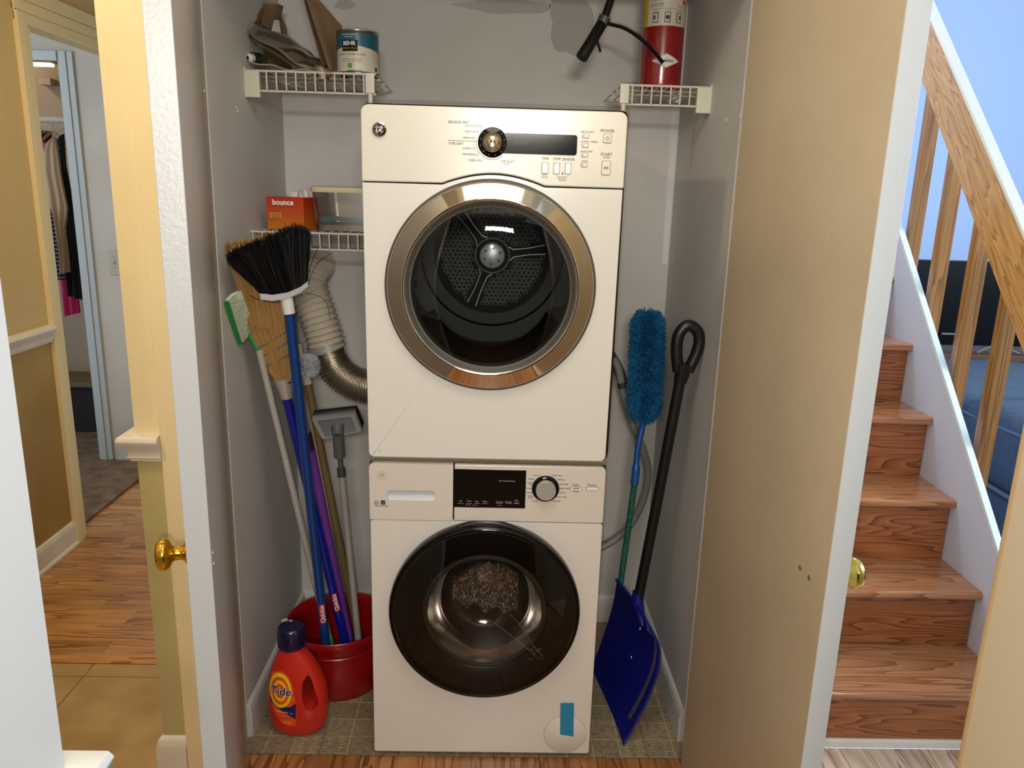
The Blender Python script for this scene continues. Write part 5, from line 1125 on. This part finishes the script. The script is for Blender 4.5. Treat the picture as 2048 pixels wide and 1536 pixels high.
mb.build('cap_ridges', 'cap_navy', td)
# label hugging the body front
def body_y(x, z):
    zz_ = z/sc_
    for i in range(len(prof)-1):
        if prof[i][0] <= zz_ <= prof[i+1][0]:
            f = (zz_-prof[i][0])/(prof[i+1][0]-prof[i][0]); A = prof[i][1]*(1-f)+prof[i+1][1]*f; B = prof[i][2]*(1-f)+prof[i+1][2]*f; c_ = tx-.012*max(0, (zz_-.14)/.115)
            ct_ = min(.999, abs(x-c_)/A); return tdY - B*max(0, (1-ct_**(2/.85)))**(.85/2)
    return tdY-.04
def decal(poly, name, m, off):
    """flat outline (x,z) draped on the bottle front"""
    bm = bmesh.new(); vs = [bm.verts.new((x, 0, z)) for x, z in poly]; bm.faces.new(vs)
    for k in range(14):
        xs = min(p[0] for p in poly)+(max(p[0] for p in poly)-min(p[0] for p in poly))*(k+.5)/14; bmesh.ops.bisect_plane(bm, geom=bm.verts[:]+bm.edges[:]+bm.faces[:], plane_co=(xs, 0, 0), plane_no=(1, 0, 0))
        zs = min(p[1] for p in poly)+(max(p[1] for p in poly)-min(p[1] for p in poly))*(k+.5)/14; bmesh.ops.bisect_plane(bm, geom=bm.verts[:]+bm.edges[:]+bm.faces[:], plane_co=(0, 0, zs), plane_no=(0, 0, 1))
    for v in bm.verts: v.co.y = body_y(v.co.x, v.co.z) - off
    me = bpy.data.meshes.new(name); bm.to_mesh(me); bm.free(); me.materials.append(MATS[m]); o = bpy.data.objects.new(name, me); COL.objects.link(o); setpar(o, td); return o
def px2(L): return [(at(x+2, y, Y=.062).x, at(x, y, Y=.062).z) for x, y in L]
lab = px2([(538, 1352), (548, 1346), (562, 1345), (574, 1352), (584, 1372), (590, 1400), (592, 1430), (590, 1448), (578, 1450), (560, 1442), (545, 1425), (537, 1400), (535, 1375)])
decal(lab[::-1], 'label', 'label_orange', .0006)
decal(px2([(537, 1392), (536, 1404), (560, 1418), (591, 1436), (591, 1404), (578, 1412), (560, 1410), (545, 1400)])[::-1], 'label_band', 'navy', .0010)
cc = px2([(558, 1381)])[0]; ry = px2([(558, 1348)])[0][1]-cc[1]; rx = px2([(582, 1381)])[0][0]-cc[0]
def ell(f, n=28): return [(cc[0]+rx*f*cos(2*pi*k/n), cc[1]+ry*f*sin(2*pi*k/n)) for k in range(n)]
for f, m_, of in ((1., 'label_yellow', .0014), (.80, 'label_orange', .0018), (.60, 'label_yellow', .0022), (.42, 'label_orange', .0026)): decal(ell(f), 'roundel', m_, of)
def drape(o, off):
    for v in o.data.vertices: v.co.y = body_y(v.co.x, v.co.z) - off
o = text('Tide', (cc[0]+.001, 0, cc[1]-.001), .033, 'white_print', td, 'label_text', bold=.0016, shear=.15, depth=0); drape(o, .0030)
o = text('Tide', (cc[0]+.001, 0, cc[1]-.001), .033, 'navy', td, 'label_text', bold=.0006, shear=.15, depth=0); drape(o, .0034)
for body, px, py, sz, mm in (('ORIGINAL SCENT', 562, 1422, .0050, 'white_print'), ('LAUNDRY DETERGENT', 566, 1434, .0044, 'navy'), ('64 LOADS', 572, 1443, .0050, 'white_print'), ('HE', 585, 1402, .005, 'navy'), ('liquid', 582, 1424, .0045, 'white_print')):
    q = px2([(px, py)])[0]; o = text(body, (q[0], 0, q[1]), sz, mm, td, 'label_text', depth=0); drape(o, .0016)
# bit of rope hooked over the bucket rim
rp = MB(); P = curve([at(566, 1243, Y=.335), at(573, 1241, Y=.34), at(578, 1250, Y=.335), at(583, 1262, Y=.33)], 8)
for ph in (0, 2*pi/3, 4*pi/3):
    rp.tube([p + Vector((cos(ph+i*.75), .3, sin(ph+i*.75)))*.0035 for i, p in enumerate(P)], .0042, 7)
tag(rp.build('rope_end', 'rope_white'), 'frayed white rope end hanging over the rim of the red bucket', 'rope')

# dryer vent duct: foil elbow then pale vinyl hose up to the wall
dv = empty('vent_duct', (-.45, .5, .93), 'dryer vent duct of shiny foil joined to pale ribbed hose', 'duct')
def bellows(P, r, pitch, amp, n, name, m):
    C_ = curve(P, 30); L = [0]
    for i in range(1, len(C_)): L.append(L[-1]+(C_[i]-C_[i-1]).length)
    N = int(L[-1]/pitch*6); pts, rr = [], []; j = 0
    for k in range(N+1):
        t = L[-1]*k/N
        while j < len(L)-2 and L[j+1] < t: j += 1
        f = (t-L[j])/max(1e-9, L[j+1]-L[j]); pts.append(C_[j].lerp(C_[j+1], f)); rr.append((r if not callable(r) else r(t/L[-1])) + amp*sin(2*pi*t/pitch))
    return MB().tube(pts, rr, n, caps=False).build(name, m, dv, fix=False)
bellows([(-.305, .50, .925), (-.36, .50, .918), (-.42, .50, .930), (-.475, .50, .975), (-.505, .50, 1.045)], .052, .0085, .0022, 36, 'foil_elbow', 'foil')
bellows([(-.498, .50, 1.035), (-.515, .50, 1.10), (-.535, .505, 1.16), (-.560, .52, 1.22), (-.568, .57, 1.258), (-.570, .64, 1.268), (-.570, .708, 1.268)], lambda t: .054+.004*t, .017, .0038, 36, 'vinyl_hose', 'duct_vinyl')
MB().tube([(-.500, .50, 1.030), (-.507, .50, 1.052)], .0575, 36).build('clamp_ring', 'brushed_metal', dv)

# ================================================================== RIGHT CORNER
dh = empty('drain_hose', (.45, .6, .3), 'grey drain hose looping behind the blue duster', 'hose')
P = curve([at(1150, 660, Y=.705), at(1180, 665, Y=.64), at(1200, 680, Y=.60), at(1222, 712, Y=.60), at(1240, 752, Y=.60), at(1250, 800, Y=.60), at(1264, 845, Y=.61), at(1284, 895, Y=.62), at(1296, 945, Y=.63), at(1286, 1000, Y=.63), at(1262, 1048, Y=.62), at(1232, 1078, Y=.61), at(1205, 1094, Y=.60), at(1180, 1104, Y=.60), at(1160, 1108, Y=.64), at(1150, 1106, Y=.705)], 8)
MB().tube(P, .0125, 14).build('hose', 'hose_grey', dh)
MB().tube(curve([at(1206, 690, Y=.597), at(1226, 718, Y=.597), at(1241, 750, Y=.597), at(1246, 775, Y=.597)], 6), .0165, 14).build('elbow_clip', 'dark_grey_plastic', dh)
MB().tube(curve([at(1226, 716, Y=.583), at(1237, 738, Y=.583), at(1242, 765, Y=.583)], 6), .0125, 10).build('elbow_face', 'hose_grey', dh)
du = empty('duster', (.41, .37, 0), 'fluffy blue microfiber duster standing upright on a green patterned pole', 'duster')
A_, B_ = at(1297, 625, Y=.50), at(1288, 838, Y=.50); ax = (B_-A_).normalized(); rad = .054
A_.x = min(A_.x, XR-.062); B_.x = min(B_.x, XR-.06)
MB().tube([A_, A_.lerp(B_, .05), A_.lerp(B_, .5), A_.lerp(B_, .95), B_], [.012, .030, .032, .030, .012], 20).build('core', 'duster_deep', du)
mb = MB(); rg = random.Random(12); u1 = ax.orthogonal().normalized(); u2 = ax.cross(u1)
for k in range(5200):
    t = rg.random(); an = rg.uniform(0, 2*pi); rr = rad*min(1, .62+3.2*min(t, 1-t))*rg.uniform(.86, 1.08)
    o_ = u1*cos(an)+u2*sin(an); p = A_.lerp(B_, t) + o_*.022; dd = (o_ + ax*rg.gauss((t-.5)*.9, .35) + Vector((rg.gauss(0, .25), rg.gauss(0, .25), 0))).normalized(); q = p + dd*(rr-.020)
    q.x = min(q.x, XR-.002); mb.tube([p, p.lerp(q, .6)+Vector((rg.gauss(0, .002), rg.gauss(0, .002), rg.gauss(0, .003))), q], [.0022, .0020, .0013], 4, caps=False)
o = mb.build('fluff', 'duster_blue', du, fix=False); o['kind'] = 'stuff'
h0, h1, h2_ = B_, at(1269, 968, Y=.46), at(1240, 1172, Y=.42)
dd = (h2_-h1).normalized(); end = h1 + dd*((.004-h1.z)/dd.z)
MB().tube(curve([h0-ax*.01, at(1285, 850, Y=.495), at(1275, 900, Y=.48), at(1272, 935, Y=.47), h1], 5), [.012]*5+[.010]*5+[.0095]*5+[.0125]*5+[.0125], 16).build('handle', 'duster_handle', du)
def scrolled():
    m = mat('green_scroll', '#0d5a4a', .35); nt = m.node_tree; L = nt.links.new; tc = nt.nodes.new('ShaderNodeTexCoord'); v = nt.nodes.new('ShaderNodeTexVoronoi'); v.feature = 'DISTANCE_TO_EDGE'; v.inputs['Scale'].default_value = 120; r = nt.nodes.new('ShaderNodeValToRGB')
    r.color_ramp.elements[0].color = lin('#3f8068'); r.color_ramp.elements[1].color = lin('#0b4a40'); r.color_ramp.elements[0].position = .03; r.color_ramp.elements[1].position = .10
    L(tc.outputs['Object'], v.inputs['Vector']); L(v.outputs['Distance'], r.inputs[0]); L(r.outputs[0], nt.nodes['Principled BSDF'].inputs['Base Color'])
scrolled(); MB().tube([h1, h1.lerp(end, .5), end], .0098, 16).build('pole', 'green_scroll', du)

# snow shovel
sh = empty('snow_shovel', (.40, .06, 0), 'navy blue snow shovel with black D-grip handle leaning on right wall', 'shovel')
Yg = .20; g = [at(x, y, Y=Yg) for x, y in ((1356, 742), (1353, 700), (1358, 668), (1375, 651), (1393, 660), (1399, 680), (1393, 706), (1376, 742))]
for p in g: p.x = min(p.x, XR-.014)
loop = curve(g, 6)
MB().tube(loop, .0155, 14).build('grip', 'black_plastic', sh)
s0, s1 = at(1364, 748, Y=.20), at(1275, 1205, Y=.24)
MB().tube([at(1366, 728, Y=.20), s0, at(1360, 765, Y=.20)], [.024, .0205, .0175], 16).build('grip_socket', 'black_plastic', sh)
MB().tube([at(1365, 735, Y=.20), s0.lerp(s1, .5), s1], .0150, 16).build('shaft', 'shaft_black', sh)
F0, F1, F2 = at(1233, 1160, Y=.37), Vector((.400, .40, .20)), Vector((.352, .40, .010))
M0, M1, M2 = at(1281, 1222, Y=.20), Vector((.466, .20, .20)), Vector((.385, .20, .006))
N0, N1, N2 = at(1296, 1262, Y=.135), at(1316, 1338, Y=.11), Vector((.401, .048, .004))
def quad(a, b, c, t): return a*(1-t)**2 + (b*2-a*.5-c*.5)*2*t*(1-t)*.5*1. + c*t*t if False else a*((1-t)*(1-2*t)) + b*(4*t*(1-t)) + c*(t*(2*t-1))
def blade(u, v): return quad(quad(F0, F1, F2, v), quad(M0, M1, M2, v), quad(N0, N1, N2, v), u)
bl = MB().grid(blade, 30, 24, thick=(.004, .001, 0)).build('blade', 'shovel_blue', sh)
MB().grid(lambda u, v: blade(.79-.015*sin(pi*v)+.07*u, .14+.76*v) + Vector((-.0025, -.0008, 0)), 3, 24, thick=(.001, 0, 0)).build('wear_strip', 'strip_metal', sh)
MB().tube([blade(u, 0) for u in [k/16 for k in range(17)]], .005, 8).build('top_lip', 'shovel_blue', sh)
MB().tube([blade(1, v) for v in [k/20 for k in range(21)]], .004, 8).build('side_lip', 'shovel_blue', sh)
MB().tube([s1+Vector((0, 0, .035)), s1, M0.lerp(M1, .35)+Vector((.006, 0, 0))], [.017, .0185, .008], 14).build('blade_socket', 'shovel_blue', sh)
for uv in ((.42, .28), (.40, .60)):
    MB().lathe([(.0045, 0), (.004, -.002), (.0005, -.003)], blade(*uv)+Vector((-.002, -.002, 0)), 'X', 10).build('rivet', 'hub_steel', sh)

# ================================================================== HALL AND BEDROOM THINGS
sp = empty('light_switch', (-2.0, BY, 1.08), 'ivory double light switch plate on the bedroom wall', 'switch')
a, b = at(216, 500, Y=BY), at(262, 551, Y=BY)
MB().box((a.x, BY-.005, b.z), (b.x, BY, a.z)).build('plate', 'switch_ivory', sp, bevel=.002)
for x in (229, 252):
    q = at(x, 525, Y=BY); MB().box((q.x-.004, BY-.013, q.z-.006), (q.x+.004, BY-.005, q.z+.010)).build('toggle', 'switch_ivory', sp, bevel=.001)
    for dz_ in (-.028, .028): MB().lathe([(.003, -.006), (.0005, -.0065)], (q.x, BY, q.z+dz_), n=8).build('plate_screw', 'gunmetal', sp)
q = at(254, 590, Y=BY)
tag(MB().lathe([(.014, 0), (.016, -.006), (.012, -.012), (.0005, -.013)], (q.x+.006, BY, q.z), n=18).build('door_stop', 'brass'), 'small round brass stop on the bedroom wall below the switch', 'door stop')
CY = 2.62
a, b = at(60, 238, Y=CY), at(130, 240, Y=CY)
tag(MB().tube([(a.x-.25, CY, a.z), (-2.105, CY, a.z)], .016, 12).build('closet_rod', 'rod_white'), 'white rod with clothes hangers in the bedroom closet', 'rod'); rz_ = a.z-.016
def garment(name, label, cat, L, Rr, Y, m, amp=.010, th=.02):
    """cloth hanging between left and right outlines given from top to bottom, fold depth amp"""
    Lw_ = [at(x, y, Y=Y) for x, y in L]; Rw_ = [at(x, y, Y=Y) for x, y in Rr]; rt = empty(name, Lw_[0], label, cat)
    MB().grid(lambda u, v: lerpl(Lw_, v).lerp(lerpl(Rw_, v), u) + Vector((0, amp*sin(u*14+v*2)*(.3+v), 0)), 24, 20, thick=(0, th, 0)).build('cloth', m, rt)
    t = Lw_[0].lerp(Rw_[0], .5); MB().tube(curve([t, Vector((t.x, CY-.0, rz_-.03)), Vector((t.x+.018, CY, rz_+.002)), Vector((t.x, CY, rz_+.035))], 5), .002, 6).build('hanger_hook', 'rod_white', rt)
    return rt
s1_ = garment('shirt', 'tan short-sleeved shirt hanging at the front of bedroom closet', 'shirt', [(97, 280), (84, 296), (82, 330), (90, 375), (96, 410), (107, 440), (117, 500), (121, 546)], [(108, 274), (112, 300), (118, 350), (131, 415), (131, 425), (127, 460), (133, 510), (136, 545)], 2.50, 'shirt_tan', .014)
garment('shirt', 'navy and white striped shirt hanging under tan shirt', 'shirt', [(92, 330), (97, 420), (102, 480), (110, 560)], [(118, 330), (112, 420), (118, 480), (128, 560)], 2.58, 'shirt_striped', .008)
garment('jacket', 'black jacket hanging right of the tan shirt', 'jacket', [(100, 292), (104, 330), (116, 420), (124, 500), (132, 590)], [(124, 268), (128, 330), (145, 420), (152, 500), (162, 600)], 2.66, 'shirt_black', .010)
garment('dress', 'pink dress hanging below the black jacket', 'dress', [(80, 280), (84, 300), (104, 480), (118, 560), (126, 634)], [(98, 280), (112, 300), (140, 480), (150, 560), (158, 626)], 2.74, 'shirt_pink', .012)
garment('shirt', 'orange shirt half hidden behind the tan shirt', 'shirt', [(98, 296), (100, 312), (104, 330)], [(110, 290), (112, 306), (112, 330)], 2.56, 'shirt_orange', .004, .01)
garment('scarf', 'brown cloth bunched at the top of the hangers', 'scarf', [(74, 262), (78, 272), (82, 284)], [(98, 262), (100, 272), (96, 284)], 2.64, 'shirt_brown', .02)
for k, px in enumerate((84, 90, 102, 107)):
    q = at(px, 250, Y=CY); h = empty('hanger', (q.x, CY, rz_), 'white wire hanger on the bedroom closet rod, ' + ('leftmost of the four', 'second from the left', 'third from the left', 'rightmost of the four')[k], 'hanger', 'empty hangers on the closet rod')
    MB().tube(curve([(q.x, CY, rz_+.034), (q.x+.016, CY, rz_+.02), (q.x+.014, CY, rz_-.0), (q.x, CY, rz_-.02), (q.x, CY, rz_-.04)], 5), .002, 6).build('hook', 'rod_white', h)
    MB().tube([(q.x-.01, CY-.17, rz_-.13), (q.x, CY, rz_-.04), (q.x+.01, CY+.17, rz_-.13), (q.x-.01, CY-.17, rz_-.13)], .002, 6).build('frame', 'rod_white', h)
a, b = at(20, 123, Y=2.62), at(97, 131, Y=2.62)
lf_ = empty('ceiling_glow_bar', (-2.5, 2.62, b.z), 'glowing bar standing in for the lit ceiling strip of the bedroom closet', 'light')
MB().box((a.x, 2.62, b.z), (b.x, 2.68, a.z)).build('glow_bar', mat('strip_glow', '#fff0cc', .5, emit=2.2), lf_, bevel=.003)  # emissive bar added where the closet ceiling strip catches the light
MB().box((a.x-.02, 2.61, a.z), (b.x+.02, 2.69, a.z+.025)).tube([((a.x+b.x)/2, 2.65, a.z+.02), ((a.x+b.x)/2, 2.65, 2.44)], .008, 8).build('bar_backing', 'switch_ivory', lf_)
q = at(86, 158, Y=2.98); q2 = at(106, 172, Y=2.98)
tag(MB().box((q.x, 2.93, q2.z), (q2.x+.015, 3.0, q.z)).build('wall_box', 'box_pink', bevel=.003), 'pale square box on the wall above the closet rod', 'box')
a, b = at(145, 762, Y=2.75), at(180, 812, Y=2.75)
lb = empty('low_shelf', (-2.5, 2.8, 0), 'low brown wooden ledge on the bedroom closet floor', 'shelf')
MB().box((-3.28, 2.72, a.z-.03), (-2.105, 2.995, a.z)).build('top', 'olive_wood', lb); MB().box((-3.28, 2.75, .012), (-2.105, 2.99, a.z-.03)).build('base', 'near_dark', lb)
